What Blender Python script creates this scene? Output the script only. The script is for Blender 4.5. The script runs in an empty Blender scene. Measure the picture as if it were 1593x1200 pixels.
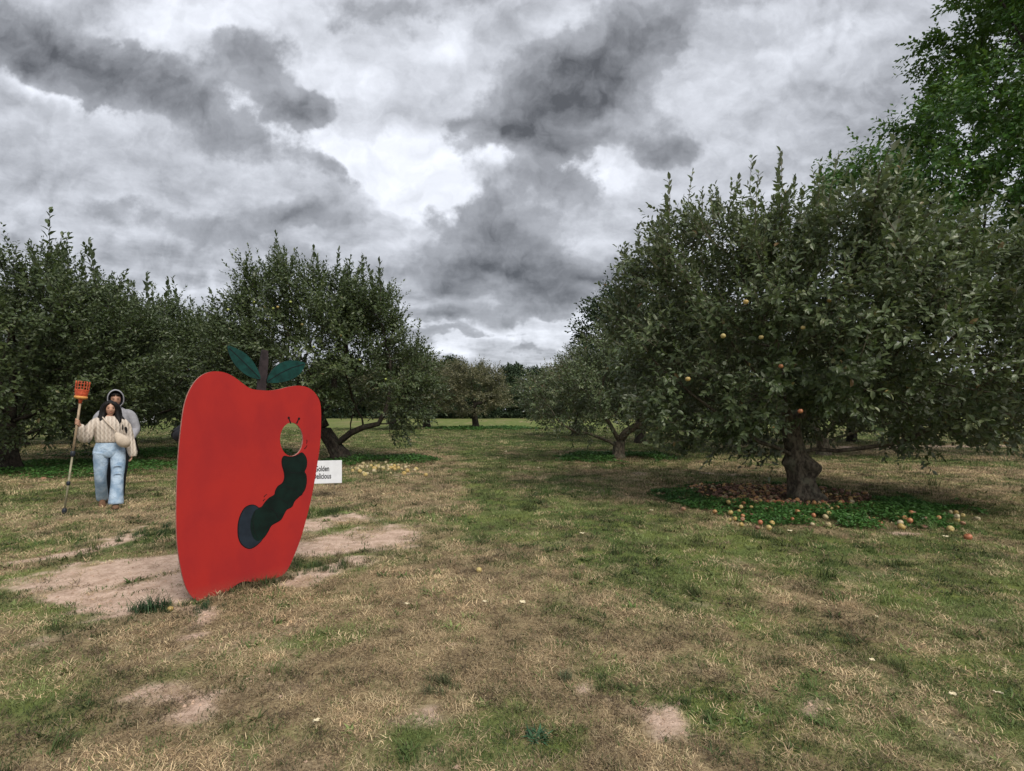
import bpy, bmesh, math, random
import numpy as np
from mathutils import Vector, Matrix

random.seed(7)
RNG = np.random.default_rng(11)
SC = bpy.context.scene
COL = SC.collection
PI = math.pi

# ------------------------------------------------------------------ camera
CAM_H = 1.5
FPX = 800.0                      # focal length in pixels of the 1593 px wide photograph
HX, HY = 796.5, 640.0            # principal column and horizon row
cam_d = bpy.data.cameras.new("camera")
cam_d.sensor_width = 36.0
cam_d.lens = 36.0 * FPX / 1593.0
cam_d.shift_y = 40.0 / 1593.0
cam_d.clip_start = 0.05
cam_d.clip_end = 3000.0
cam = bpy.data.objects.new("camera", cam_d)
COL.objects.link(cam)
cam.location = (0, 0, CAM_H)
cam.rotation_euler = (PI / 2, 0, 0)
SC.camera = cam


def ground_at(px, py):
    """world x, y of the flat ground seen at a photograph pixel"""
    d = CAM_H * FPX / (py - HY)
    return ((px - HX) / FPX * d, d)


# ------------------------------------------------------------------ node helpers
class NT:
    def __init__(self, tree):
        self.t = tree

    def node(self, kind, **kw):
        n = self.t.nodes.new(kind)
        for k, v in kw.items():
            setattr(n, k, v)
        return n

    def put(self, sock, v):
        if isinstance(v, bpy.types.NodeSocket):
            self.t.links.new(v, sock)
        else:
            sock.default_value = v

    def math(self, op, a, b=None, c=None, clamp=False):
        n = self.node("ShaderNodeMath", operation=op, use_clamp=clamp)
        self.put(n.inputs[0], a)
        if b is not None:
            self.put(n.inputs[1], b)
        if c is not None:
            self.put(n.inputs[2], c)
        return n.outputs[0]

    def mix(self, f, a, b, blend='MIX'):
        n = self.node("ShaderNodeMix", data_type='RGBA', blend_type=blend)
        self.put(n.inputs[0], f)
        self.put(n.inputs[6], a)
        self.put(n.inputs[7], b)
        return n.outputs[2]

    def smooth(self, v, lo, hi, a=0.0, b=1.0):
        n = self.node("ShaderNodeMapRange", interpolation_type='SMOOTHSTEP')
        self.put(n.inputs[0], v)
        n.inputs[1].default_value = lo
        n.inputs[2].default_value = hi
        n.inputs[3].default_value = a
        n.inputs[4].default_value = b
        return n.outputs[0]

    def noise(self, vec, scale, detail=4.0, rough=0.55, dist=0.0, out=0):
        n = self.node("ShaderNodeTexNoise")
        if vec is not None:
            self.put(n.inputs["Vector"], vec)
        n.inputs["Scale"].default_value = scale
        n.inputs["Detail"].default_value = detail
        n.inputs["Roughness"].default_value = rough
        n.inputs["Distortion"].default_value = dist
        return n.outputs[out]

    def xyz(self, x, y, z):
        n = self.node("ShaderNodeCombineXYZ")
        self.put(n.inputs[0], x)
        self.put(n.inputs[1], y)
        self.put(n.inputs[2], z)
        return n.outputs[0]

    def vmath(self, op, a, b=None, out=0):
        n = self.node("ShaderNodeVectorMath", operation=op)
        self.put(n.inputs[0], a)
        if b is not None:
            self.put(n.inputs[1], b)
        return n.outputs[out]

    def ramp(self, v, stops):
        n = self.node("ShaderNodeValToRGB")
        cr = n.color_ramp
        while len(cr.elements) < len(stops):
            cr.elements.new(0.5)
        for e, (p, c) in zip(cr.elements, stops):
            e.position = p
            e.color = (*c, 1.0)
        self.put(n.inputs[0], v)
        return n.outputs[0]


# ------------------------------------------------------------------ world: overcast sky
SUN_DIR = Vector((0.40, -0.54, 0.74)).normalized()
SUN_EL = math.asin(SUN_DIR.z)
SKY_STRENGTH = 0.068

world = bpy.data.worlds.new("World")
SC.world = world
world.use_nodes = True
wt = world.node_tree
wt.nodes.clear()
W = NT(wt)
gen = W.node("ShaderNodeTexCoord").outputs["Generated"]
sep = W.node("ShaderNodeSeparateXYZ")
wt.links.new(gen, sep.inputs[0])
dx_, dy_, dz_ = sep.outputs
ypos = W.math('MAXIMUM', dy_, 0.18)
s_ = W.math('DIVIDE', dx_, ypos)
t_ = W.math('DIVIDE', dz_, ypos)
front = W.smooth(dy_, 0.2, 0.45)
zz = W.math('ADD', W.math('MAXIMUM', dz_, 0.0), 0.13)
P = W.xyz(W.math('DIVIDE', dx_, zz), W.math('DIVIDE', dy_, zz), 0.0)
ST = W.xyz(s_, t_, 0.0)
# domain warp: the billows bend the outlines of the cloud masses
wc = W.noise(ST, 5.0, 5.0, 0.6, out=1)
wv = W.vmath('SUBTRACT', wc, (0.5, 0.5, 0.5))
wm = W.node("ShaderNodeVectorMath", operation='MULTIPLY')
wt.links.new(wv, wm.inputs[0])
wm.inputs[1].default_value = (0.26, 0.15, 0.0)
STW = W.vmath('ADD', ST, wm.outputs[0])


def blobs(lst):
    total = None
    for (px, py, rx, ry, rot, k) in lst:
        m = W.node("ShaderNodeMapping", vector_type='TEXTURE')
        wt.links.new(STW, m.inputs[0])
        m.inputs[1].default_value = ((px - HX) / FPX, (HY - py) / FPX, 0)
        m.inputs[2].default_value = (0, 0, math.radians(-rot))
        m.inputs[3].default_value = (rx / FPX, ry / FPX, 1)
        q = W.vmath('DOT_PRODUCT', m.outputs[0], m.outputs[0], out=1)
        e = W.math('EXPONENT', W.math('MULTIPLY', q, -1.0))
        total = W.math('MULTIPLY_ADD', e, k, total if total is not None else 0.0)
    return W.math('MULTIPLY', total, front)


DARK = [  # low dark cloud masses: pixel centre, radii, tilt (clockwise), weight
    (170, 115, 230, 55, 22, 1.15), (60, 60, 120, 60, 10, 0.8), (300, 185, 90, 40, 30, 0.5),
    (385, 90, 95, 48, 12, 0.75), (458, 155, 66, 36, 8, 1.15), (500, 250, 90, 34, 28, 0.7),
    (500, 332, 78, 26, 4, 0.95), (300, 350, 150, 30, 14, 0.65), (80, 330, 90, 34, 10, 0.45),
    (870, 150, 165, 70, -24, 1.15), (790, 200, 70, 45, 10, 0.55), (980, 60, 150, 50, -30, 0.8), (910, 215, 70, 24, -10, 0.6),
    (640, 5, 150, 38, 0, 0.7), (1040, 228, 48, 26, 0, 0.85), (890, 285, 66, 34, 12, 0.95),
    (760, 370, 125, 62, 0, 0.95), (760, 420, 150, 26, 0, 0.75), (860, 468, 105, 27, 4, 1.1),
    (930, 425, 110, 20, 0, 0.85), (690, 458, 66, 20, 0, 0.85), (690, 497, 66, 13, 0, 0.9),
    (760, 345, 80, 30, 0, 0.4), (1180, 120, 160, 30, -25, 0.32), (1350, 190, 220, 40, -15, 0.28),
    (700, 522, 70, 8, 0, 0.75), (800, 498, 60, 9, 0, 0.6), (840, 540, 80, 8, 0, 0.7), (720, 566, 80, 7, 0, 0.6), (600, 440, 60, 16, 4, 0.6), (190, 395, 170, 26, 8, 0.55), (60, 250, 120, 40, 10, 0.25),
]
BRIGHT = [  # thin places where the high cloud glows through
    (640, 285, 95, 50, 25, 1.0), (560, 250, 110, 22, 35, 0.7), (420, 185, 90, 22, 35, 0.6),
    (110, 140, 120, 22, 20, 0.55), (245, 45, 60, 55, 40, 0.6), (340, 20, 130, 34, 0, 0.5),
    (700, 70, 70, 40, -20, 0.55), (830, 245, 130, 18, -4, 0.75), (950, 275, 60, 26, 0, 0.6), (560, 110, 100, 50, 10, 0.35),
    (700, 225, 100, 40, 0, 0.35), (760, 520, 180, 12, 0, 0.4), (930, 500, 60, 30, 0, 0.35), (160, 300, 80, 25, 8, 0.3),
    (715, 550, 24, 16, 0, 0.4),
]
dark = blobs(DARK)
bright = blobs(BRIGHT)
n_big = W.noise(P, 1.1, 9.0, 0.58)
n_mid = W.noise(ST, 5.5, 9.0, 0.57)
n_fine = W.noise(ST, 16.0, 8.0, 0.6)
n_str = W.noise(P, 2.6, 8.0, 0.58)
cover = W.math('MULTIPLY_ADD', W.math('SUBTRACT', n_big, 0.5), 1.5, dark)
cover = W.math('MULTIPLY_ADD', W.math('SUBTRACT', n_mid, 0.5), 1.45, cover)
cover = W.math('MULTIPLY_ADD', W.math('SUBTRACT', n_fine, 0.5), 0.75, cover)
# towards the horizon the layer is seen edge on: long flat bars
bars = W.math('MULTIPLY', W.math('SUBTRACT', n_str, 0.5), W.smooth(t_, 0.45, 0.10, 0.0, 1.9))
cover = W.math('ADD', cover, bars)
cover = W.math('MULTIPLY_ADD', W.math('SUBTRACT', W.noise(ST, 34.0, 6.0, 0.6), 0.5), 0.22, cover)
cover = W.math('MULTIPLY_ADD', bright, -0.35, cover)
alpha = W.smooth(cover, 0.20, 0.54)
depth = W.smooth(cover, 0.25, 1.45)
high = W.math('MULTIPLY_ADD', bright, 0.42, 0.40)
high = W.math('MULTIPLY_ADD', W.math('SUBTRACT', n_str, 0.5), 0.75, high)
high = W.math('MULTIPLY_ADD', W.math('SUBTRACT', n_mid, 0.5), 0.30, high)
high = W.math('MINIMUM', W.math('MAXIMUM', high, 0.16), 0.63)
low = W.math('MULTIPLY_ADD', depth, -0.175, 0.295)
low = W.math('MULTIPLY_ADD', W.math('SUBTRACT', n_fine, 0.5), 0.14, low)
low = W.math('MULTIPLY_ADD', W.math('SUBTRACT', n_str, 0.5), 0.10, low)
# billows: sides facing the glow are lighter than their undersides


n_puff = W.noise(STW, 8.0, 8.0, 0.54)
n_puf2 = W.noise(W.vmath('ADD', STW, (-0.010, 0.028, 0.0)), 8.0, 8.0, 0.54)
relief = W.math('SUBTRACT', n_puff, n_puf2)
low = W.math('MULTIPLY_ADD', relief, 0.40, low)
high = W.math('MULTIPLY_ADD', relief, 0.50, high)
low = W.math('MAXIMUM', low, 0.075)
lum = W.node("ShaderNodeMix", data_type='FLOAT')
wt.links.new(alpha, lum.inputs[0])
wt.links.new(high, lum.inputs[2])
wt.links.new(low, lum.inputs[3])
lum10 = W.math('MULTIPLY', lum.outputs[0], 10.0)
cloud = W.vmath('SCALE', W.xyz(0.945, 0.98, 1.065), None)
wt.links.new(lum10, cloud.node.inputs["Scale"])
sky_n = W.node("ShaderNodeTexSky", sky_type='NISHITA')
sky_n.sun_disc = False
sky_n.sun_elevation = SUN_EL
sky_n.sun_rotation = math.atan2(SUN_DIR.x, SUN_DIR.y)
skycol = W.mix(0.96, sky_n.outputs[0], cloud)
bg = W.node("ShaderNodeBackground")
wt.links.new(skycol, bg.inputs[0])
bg.inputs[1].default_value = SKY_STRENGTH
wo = W.node("ShaderNodeOutputWorld")
wt.links.new(bg.outputs[0], wo.inputs[0])

# ------------------------------------------------------------------ sun behind the cloud
sun_d = bpy.data.lights.new("sun", 'SUN')
sun_d.energy = 1.5
sun_d.angle = math.radians(32)
sun_d.color = (1.0, 0.94, 0.84)
sun = bpy.data.objects.new("sun", sun_d)
COL.objects.link(sun)
sun.location = (10, -10, 40)
sun.rotation_euler = SUN_DIR.to_track_quat('Z', 'Y').to_euler()

SC.view_settings.view_transform = 'Standard'
SC.view_settings.look = 'None'
SC.view_settings.exposure = 1.2
SC.view_settings.gamma = 1.0
SC.view_settings.use_curve_mapping = False


# ------------------------------------------------------------------ object helpers
def tag(o, label=None, cat=None, group=None, kind=None):
    for k, v in (("label", label), ("category", cat), ("group", group), ("kind", kind)):
        if v:
            o[k] = v
    return o


def empty(name, loc, rz=0.0):
    o = bpy.data.objects.new(name, None)
    o.empty_display_size = 0.2
    COL.objects.link(o)
    o.location = loc
    o.rotation_euler = (0, 0, rz)
    return o


def link(name, me, parent=None, loc=None, rot=None, scale=None):
    o = bpy.data.objects.new(name, me)
    COL.objects.link(o)
    if parent is not None:
        o.parent = parent
    if loc is not None:
        o.location = loc
    if rot is not None:
        o.rotation_euler = rot
    if scale is not None:
        o.scale = (scale,) * 3 if isinstance(scale, (int, float)) else scale
    return o


def np_mesh(name, verts, polys, mats, smooth=False, mat_idx=None, tint=None):
    """polys: list of int arrays (n,3) or (n,4)"""
    me = bpy.data.meshes.new(name)
    verts = np.ascontiguousarray(verts, dtype=np.float32)
    me.vertices.add(len(verts))
    me.vertices.foreach_set("co", verts.ravel())
    loops, starts, c = [], [], 0
    for p in polys:
        if len(p) == 0:
            continue
        p = np.asarray(p, dtype=np.int32)
        k = p.shape[1]
        loops.append(p.ravel())
        starts.append(c + np.arange(len(p), dtype=np.int32) * k)
        c += p.size
    loops = np.concatenate(loops)
    starts = np.concatenate(starts)
    me.loops.add(len(loops))
    me.loops.foreach_set("vertex_index", loops)
    me.polygons.add(len(starts))
    me.polygons.foreach_set("loop_start", starts)
    if mat_idx is not None:
        me.polygons.foreach_set("material_index", np.asarray(mat_idx, dtype=np.int32))
    me.polygons.foreach_set("use_smooth", np.full(len(starts), bool(smooth)))
    for m in (mats if isinstance(mats, (list, tuple)) else [mats]):
        me.materials.append(m)
    if tint is not None:
        a = me.attributes.new("tint", 'FLOAT', 'POINT')
        a.data.foreach_set("value", np.ascontiguousarray(tint, dtype=np.float32))
    me.update(calc_edges=True)
    return me


def bm_mesh(name, bm, mats, smooth=False):
    me = bpy.data.meshes.new(name)
    bmesh.ops.recalc_face_normals(bm, faces=bm.faces)
    bm.to_mesh(me)
    bm.free()
    for m in (mats if isinstance(mats, (list, tuple)) else [mats]):
        me.materials.append(m)
    if smooth:
        me.polygons.foreach_set("use_smooth", np.ones(len(me.polygons), bool))
    return me


def unit(v):
    v = np.asarray(v, float)
    return v / np.maximum(np.linalg.norm(v, axis=-1, keepdims=True), 1e-9)


class Tubes:
    """collects swept tubes, lofts and boxes into one mesh"""

    def __init__(self):
        self.v, self.q, self.t, self.n = [], [], [], 0

    def loft(self, rings, cap=True):
        """rings: (m, k, 3) array of points"""
        rings = np.asarray(rings, float)
        m, k, _ = rings.shape
        b = self.n
        self.v.append(rings.reshape(-1, 3))
        self.n += m * k
        i = np.arange(m - 1)[:, None] * k
        j = np.arange(k)[None, :]
        j2 = (j + 1) % k
        self.q.append((b + np.stack([i + j, i + j2, i + k + j2, i + k + j], -1)).reshape(-1, 4))
        if cap:
            for r, flip in ((0, True), (m - 1, False)):
                c = rings[r].mean(0)
                self.v.append(c[None])
                ci = self.n
                self.n += 1
                a = b + r * k + np.arange(k)
                a2 = b + r * k + (np.arange(k) + 1) % k
                tri = np.stack([a2, a, np.full(k, ci)], -1) if flip else np.stack([a, a2, np.full(k, ci)], -1)
                self.t.append(tri)

    def tube(self, pts, rad, sides=6, cap=True, noise=0.0, rng=None):
        pts = np.asarray(pts, float)
        m = len(pts)
        rad = np.broadcast_to(np.asarray(rad, float), (m,))
        tan = np.gradient(pts, axis=0)
        tan = unit(tan)
        ref = np.array([0, 0, 1.0]) if abs(tan[:, 2].mean()) < 0.8 else np.array([1.0, 0, 0])
        a = unit(np.cross(tan, ref))
        bb = np.cross(tan, a)
        th = np.arange(sides) * 2 * PI / sides
        r = rad[:, None]
        if noise and rng is not None:
            r = r * (1 + noise * rng.normal(size=(m, sides)))
        ring = pts[:, None, :] + (np.cos(th)[None, :, None] * a[:, None, :] + np.sin(th)[None, :, None] * bb[:, None, :]) * (r[..., None] if r.ndim == 2 else r)
        self.loft(ring, cap)

    def box(self, c, sz, rot=None):
        c = np.asarray(c, float)
        h = np.asarray(sz, float) / 2
        s = np.array([[-1, -1, -1], [1, -1, -1], [1, 1, -1], [-1, 1, -1], [-1, -1, 1], [1, -1, 1], [1, 1, 1], [-1, 1, 1]], float) * h
        if rot is not None:
            s = s @ np.asarray(Matrix(rot)).T
        self.v.append(s + c)
        f = np.array([[0, 3, 2, 1], [4, 5, 6, 7], [0, 1, 5, 4], [1, 2, 6, 5], [2, 3, 7, 6], [3, 0, 4, 7]])
        self.q.append(f + self.n)
        self.n += 8

    def mesh(self, name, mats, smooth=True):
        return np_mesh(name, np.concatenate(self.v), [np.concatenate(self.q) if self.q else [], np.concatenate(self.t) if self.t else []], mats, smooth)


# ------------------------------------------------------------------ value noise for placement
def _hash(ix, iy, seed):
    h = (ix.astype(np.int64) * 374761393 + iy.astype(np.int64) * 668265263 + seed * 144665) & 0xFFFFFFFF
    h = ((h ^ (h >> 13)) * 1274126177) & 0xFFFFFFFF
    return ((h ^ (h >> 16)) & 0xFFFFFF) / float(0xFFFFFF)


def vnoise(x, y, seed=0):
    x = np.asarray(x, float)
    y = np.asarray(y, float)
    ix, iy = np.floor(x), np.floor(y)
    fx, fy = x - ix, y - iy
    fx, fy = fx * fx * (3 - 2 * fx), fy * fy * (3 - 2 * fy)
    a, b = _hash(ix, iy, seed), _hash(ix + 1, iy, seed)
    c, d = _hash(ix, iy + 1, seed), _hash(ix + 1, iy + 1, seed)
    return (a * (1 - fx) + b * fx) * (1 - fy) + (c * (1 - fx) + d * fx) * fy


def fbm(x, y, scale, octaves=4, seed=0):
    t, a, n = 0.0, 1.0, 0.0
    for o in range(octaves):
        t = t + a * vnoise(np.asarray(x) * scale * 2 ** o + 17.3 * o, np.asarray(y) * scale * 2 ** o - 9.1 * o, seed + o)
        n += a
        a *= 0.55
    return t / n


def sstep(v, lo, hi):
    u = np.clip((v - lo) / (hi - lo), 0, 1)
    return u * u * (3 - 2 * u)


# ------------------------------------------------------------------ materials
def new_mat(name):
    m = bpy.data.materials.new(name)
    m.use_nodes = True
    t = m.node_tree
    return m, NT(t), t.nodes["Principled BSDF"], t.nodes["Material Output"]


def plain(name, col, rough=0.6, spec=0.4, var=0.12, scale=30.0, bump=0.0, bscale=200.0, metal=0.0):
    m, T, b, out = new_mat(name)
    co = T.node("ShaderNodeTexCoord").outputs["Object"]
    n = T.noise(co, scale, 5.0, 0.6)
    dark_c = tuple(c * (1 - var) for c in col) + (1,)
    lite_c = tuple(min(1, c * (1 + var)) for c in col) + (1,)
    T.put(b.inputs["Base Color"], T.mix(T.smooth(n, 0.3, 0.7), dark_c, lite_c))
    b.inputs["Roughness"].default_value = rough
    b.inputs["Specular IOR Level"].default_value = spec
    b.inputs["Metallic"].default_value = metal
    if bump:
        bn = T.node("ShaderNodeBump")
        bn.inputs["Strength"].default_value = bump
        bn.inputs["Distance"].default_value = 0.004
        T.put(bn.inputs["Height"], T.noise(co, bscale, 4.0, 0.6))
        T.put(b.inputs["Normal"], bn.outputs[0])
    return m


def leaf_mat(name, stops, under, rough=0.42, spec=0.5, trans=0.25):
    m, T, b, out = new_mat(name)
    at = T.node("ShaderNodeAttribute", attribute_name="tint")
    c = T.ramp(at.outputs["Fac"], stops)
    back = T.node("ShaderNodeNewGeometry").outputs["Backfacing"]
    c2 = T.mix(T.math('MULTIPLY', back, 0.75), c, (*under, 1))
    T.put(b.inputs["Base Color"], c2)
    b.inputs["Roughness"].default_value = rough
    b.inputs["Specular IOR Level"].default_value = spec
    tr = T.node("ShaderNodeBsdfTranslucent")
    T.put(tr.inputs[0], T.mix(0.5, c, (0.10, 0.16, 0.02, 1)))
    mx = T.node("ShaderNodeMixShader")
    mx.inputs[0].default_value = trans
    T.t.links.new(b.outputs[0], mx.inputs[1])
    T.t.links.new(tr.outputs[0], mx.inputs[2])
    T.t.links.new(mx.outputs[0], out.inputs[0])
    return m


def bark_mat(name, c0, c1, lichen, scale=1.0):
    m, T, b, out = new_mat(name)
    co = T.node("ShaderNodeTexCoord").outputs["Object"]
    mp = T.node("ShaderNodeMapping")
    T.put(mp.inputs[0], co)
    mp.inputs[3].default_value = (scale, scale, scale * 0.55)
    n1 = T.noise(mp.outputs[0], 18, 8, 0.65, 0.4)
    n2 = T.noise(co, 6, 5, 0.6)
    c = T.mix(T.smooth(n1, 0.35, 0.68), (*c0, 1), (*c1, 1))
    c = T.mix(T.smooth(n2, 0.50, 0.72, 0, 0.6), c, (*lichen, 1))
    T.put(b.inputs["Base Color"], c)
    b.inputs["Roughness"].default_value = 0.9
    b.inputs["Specular IOR Level"].default_value = 0.2
    bn = T.node("ShaderNodeBump")
    bn.inputs["Strength"].default_value = 0.9
    bn.inputs["Distance"].default_value = 0.03
    T.put(bn.inputs["Height"], n1)
    T.put(b.inputs["Normal"], bn.outputs[0])
    return m


M_LEAF = leaf_mat("apple_leaf", [(0.0, (0.048, 0.074, 0.028)), (0.5, (0.100, 0.138, 0.057)), (0.86, (0.180, 0.207, 0.10)), (0.96, (0.16, 0.15, 0.06)), (1.0, (0.24, 0.14, 0.06))],
                  (0.20, 0.22, 0.165))
M_LEAF_DARK = leaf_mat("dark_apple_leaf", [(0.0, (0.040, 0.064, 0.025)), (0.6, (0.086, 0.118, 0.044)), (0.95, (0.14, 0.165, 0.065)), (1.0, (0.16, 0.13, 0.06))], (0.10, 0.125, 0.085))
M_LEAF_GREY = leaf_mat("greyish_leaf", [(0.0, (0.085, 0.085, 0.042)), (0.5, (0.145, 0.14, 0.072)), (1.0, (0.25, 0.20, 0.11))], (0.19, 0.18, 0.125))
M_LEAF_SHADE = leaf_mat("shade_tree_leaf", [(0.0, (0.028, 0.085, 0.012)), (0.6, (0.062, 0.165, 0.020)), (0.93, (0.13, 0.24, 0.028)), (1.0, (0.17, 0.13, 0.04))], (0.09, 0.15, 0.05), trans=0.3)
M_LEAF_WOOD = leaf_mat("woodland_leaf", [(0.0, (0.018, 0.034, 0.018)), (0.6, (0.034, 0.055, 0.028)), (1.0, (0.06, 0.075, 0.032))], (0.06, 0.085, 0.05), rough=0.7, spec=0.2, trans=0.1)
M_COVER = leaf_mat("ground_cover_leaf", [(0.0, (0.032, 0.092, 0.020)), (0.6, (0.066, 0.17, 0.036)), (1.0, (0.13, 0.25, 0.06))], (0.06, 0.13, 0.05), rough=0.5, spec=0.35)
M_DEAD = leaf_mat("dead_leaf", [(0.0, (0.045, 0.026, 0.022)), (0.5, (0.10, 0.058, 0.042)), (0.85, (0.17, 0.11, 0.07)), (1.0, (0.26, 0.19, 0.11))], (0.15, 0.11, 0.085), rough=0.8, spec=0.2, trans=0.05)
M_BARK = bark_mat("old_apple_bark", (0.050, 0.041, 0.032), (0.19, 0.158, 0.115), (0.19, 0.20, 0.135))
M_BARK_DARK = bark_mat("dark_bark", (0.016, 0.013, 0.011), (0.058, 0.046, 0.036), (0.07, 0.075, 0.055))

# ------------------------------------------------------------------ ground masks
def seg_d(x, y, a, b):
    ax, ay = a
    bx, by = b
    vx, vy = bx - ax, by - ay
    l2 = vx * vx + vy * vy + 1e-9
    u = np.clip(((x - ax) * vx + (y - ay) * vy) / l2, 0, 1)
    return np.hypot(x - ax - u * vx, y - ay - u * vy)


G = ground_at
DIRT = [  # worn bare soil: from pixel, to pixel, half width in metres, weight
    ((215, 930), (305, 905), 0.52, 1.0), ((140, 898), (300, 868), 0.50, 1.0), ((100, 915), (180, 950), 0.30, 0.85), ((60, 900), (120, 880), 0.22, 0.6), ((240, 955), (330, 960), 0.14, 0.6),
    ((30, 872), (110, 858), 0.13, 0.9), ((110, 858), (205, 833), 0.15, 1.0), ((150, 838), (215, 820), 0.10, 0.6),
    ((440, 905), (580, 868), 0.30, 0.7), ((470, 850), (610, 835), 0.62, 0.9), ((450, 820), (560, 808), 0.5, 0.7),
    ((285, 1001), (312, 996), 0.07, 1.2), ((300, 972), (315, 966), 0.05, 1.0), ((250, 1085), (310, 1105), 0.18, 0.95),
    ((910, 1112), (1000, 1132), 0.2, 0.72), ((860, 1060), (900, 1070), 0.13, 0.62), ((1525, 955), (1560, 960), 0.2, 0.52),
    ((1385, 832), (1415, 832), 0.13, 0.9), ((230, 1140), (330, 1125), 0.15, 0.7), ((20, 1000), (110, 985), 0.25, 0.42),
    ((0, 960), (90, 945), 0.3, 0.2), ((640, 845), (690, 800), 0.5, 0.3), ((1060, 930), (1130, 960), 0.16, 0.25),
    ((560, 735), (700, 742), 0.6, 0.4), ((780, 640.0 + 46), (860, 640.0 + 44), 1.0, 0.35), ((1000, 735), (960, 745), 0.7, 0.5),
    ((830, 756), (980, 770), 0.5, 0.35), ((1330, 697), (1560, 694), 1.3, 0.8), ((1090, 694), (1180, 694), 1.2, 0.5),
    ((1010, 1180), (1120, 1190), 0.2, 0.5), ((1270, 1095), (1320, 1090), 0.12, 0.45), ((690, 1020), (730, 1035), 0.1, 0.5), ((330, 1010), (420, 990), 0.12, 0.5), ((620, 1100), (660, 1110), 0.1, 0.5), ((120, 800), (240, 800), 0.3, 0.35), ((190, 770), (260, 745), 0.6, 0.3),
    ((1090, 735), (1180, 742), 0.35, 0.5),
]
GREEN = [  # lusher grass
    ((930, 880), (1040, 905), 0.55, 0.8), ((1010, 855), (1500, 850), 0.55, 0.75), ((1240, 870), (1440, 930), 0.45, 0.6),
    ((870, 690), (1050, 700), 2.2, 1.0), ((830, 672), (980, 676), 4.0, 0.8), ((1330, 720), (1560, 722), 0.7, 0.6), ((1290, 710), (1420, 716), 0.9, 0.6),
    ((150, 855), (270, 822), 0.13, 1.1), ((200, 840), (260, 832), 0.16, 1.0), ((0, 840), (30, 850), 0.3, 0.6), ((0, 905), (20, 900), 0.2, 0.6),
    ((-40, 672), (140, 668), 6.0, 1.4), ((-60, 690), (60, 684), 2.0, 1.0), ((180, 662), (280, 665), 6.0, 0.7), ((480, 795), (530, 800), 0.3, 0.9), ((590, 690), (640, 695), 1.5, 0.6), ((670, 664), (700, 664), 3.0, 1.0),
    ((730, 690), (790, 830), 0.6, 0.75), ((760, 668), (735, 720), 1.1, 0.7), ((830, 700), (900, 800), 0.7, 0.6), ((880, 760), (1000, 850), 0.5, 0.5), ((650, 668), (900, 664), 6.0, 0.7), ((760, 665), (800, 660), 4.0, 0.6), ((500, 880), (540, 876), 0.25, 0.7), ((480, 1000), (560, 985), 0.2, 0.8),
    ((840, 770), (960, 790), 0.7, 0.45), ((1200, 745), (1020, 735), 0.6, 0.4), ((1060, 1090), (1110, 1110), 0.15, 0.6), ((270, 1060), (350, 1050), 0.2, 0.6),
    ((950, 1060), (1010, 1080), 0.18, 0.6), ((830, 1145), (845, 1150), 0.06, 1.0), ((1090, 1100), (1150, 1090), 0.2, 0.5), ((1480, 900), (1590, 915), 0.4, 0.5), ((1500, 820), (1593, 830), 0.6, 0.8),
    ((0, 780), (120, 770), 0.8, 0.35), ((700, 1010), (760, 1000), 0.25, 0.4), ((1120, 1000), (1260, 990), 0.3, 0.45), ((640, 1140), (720, 1130), 0.2, 0.5),
    ((330, 1170), (420, 1180), 0.2, 0.5), ((40, 1120), (160, 1130), 0.25, 0.35),
]
STRAW = [((690, 790), (640, 700), 0.9, 0.7), ((700, 690), (860, 668), 2.0, 0.35), ((470, 760), (680, 770), 0.7, 0.8), ((0, 1000), (200, 970), 0.5, 0.5),
         ((650, 900), (660, 1000), 0.6, 0.4), ((820, 740), (880, 720), 0.8, 0.4)]


def _patches(x, y, lst, wob):
    t = np.zeros_like(x)
    for a, b, r, k in lst:
        d = seg_d(x, y, G(*a), G(*b))
        t = np.maximum(t, k * np.exp(-(np.maximum(d * wob, 0) / r) ** 2 * 0.9))
    return t


def turf(x, y):
    """green amount 0..1 and bare soil amount 0..1 at ground points"""
    x = np.asarray(x, float)
    y = np.asarray(y, float)
    big = fbm(x, y, 0.55, 4, 3)
    mid = fbm(x, y, 2.3, 4, 9)
    fine = fbm(x, y, 7.0, 3, 21)
    wx = x + (fbm(x, y, 1.6, 3, 31) - 0.5) * 0.55
    wy = y + (fbm(x, y, 1.6, 3, 41) - 0.5) * 0.55
    wob = 0.75 + 0.5 * mid
    g = 0.42 + 1.0 * (big - 0.5) + 1.05 * (mid - 0.5) + 0.7 * (fine - 0.5)
    g = g + 0.75 * _patches(wx, wy, GREEN, wob) - 0.5 * _patches(wx, wy, STRAW, wob)
    g = g + 0.42 * sstep(y, 17, 30)
    d = _patches(wx, wy, DIRT, wob) * 1.22 + 0.85 * (fine - 0.5) + 0.85 * (mid - 0.5)
    d = sstep(d, 0.25, 1.15)
    # thin worn specks everywhere near
    d = np.maximum(d, 0.30 * sstep(fbm(x, y, 1.9, 4, 77), 0.60, 0.72))
    return np.clip(g, 0, 1), np.clip(d, 0, 1)


def gz(x, y):
    x = np.asarray(x, float)
    y = np.asarray(y, float)
    z = 0.05 * (fbm(x, y, 0.5, 3, 5) - 0.5) + 0.022 * (fbm(x, y, 3.0, 3, 6) - 0.5)
    return z * sstep(np.hypot(x, y), 0.0, 2.0)


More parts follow.
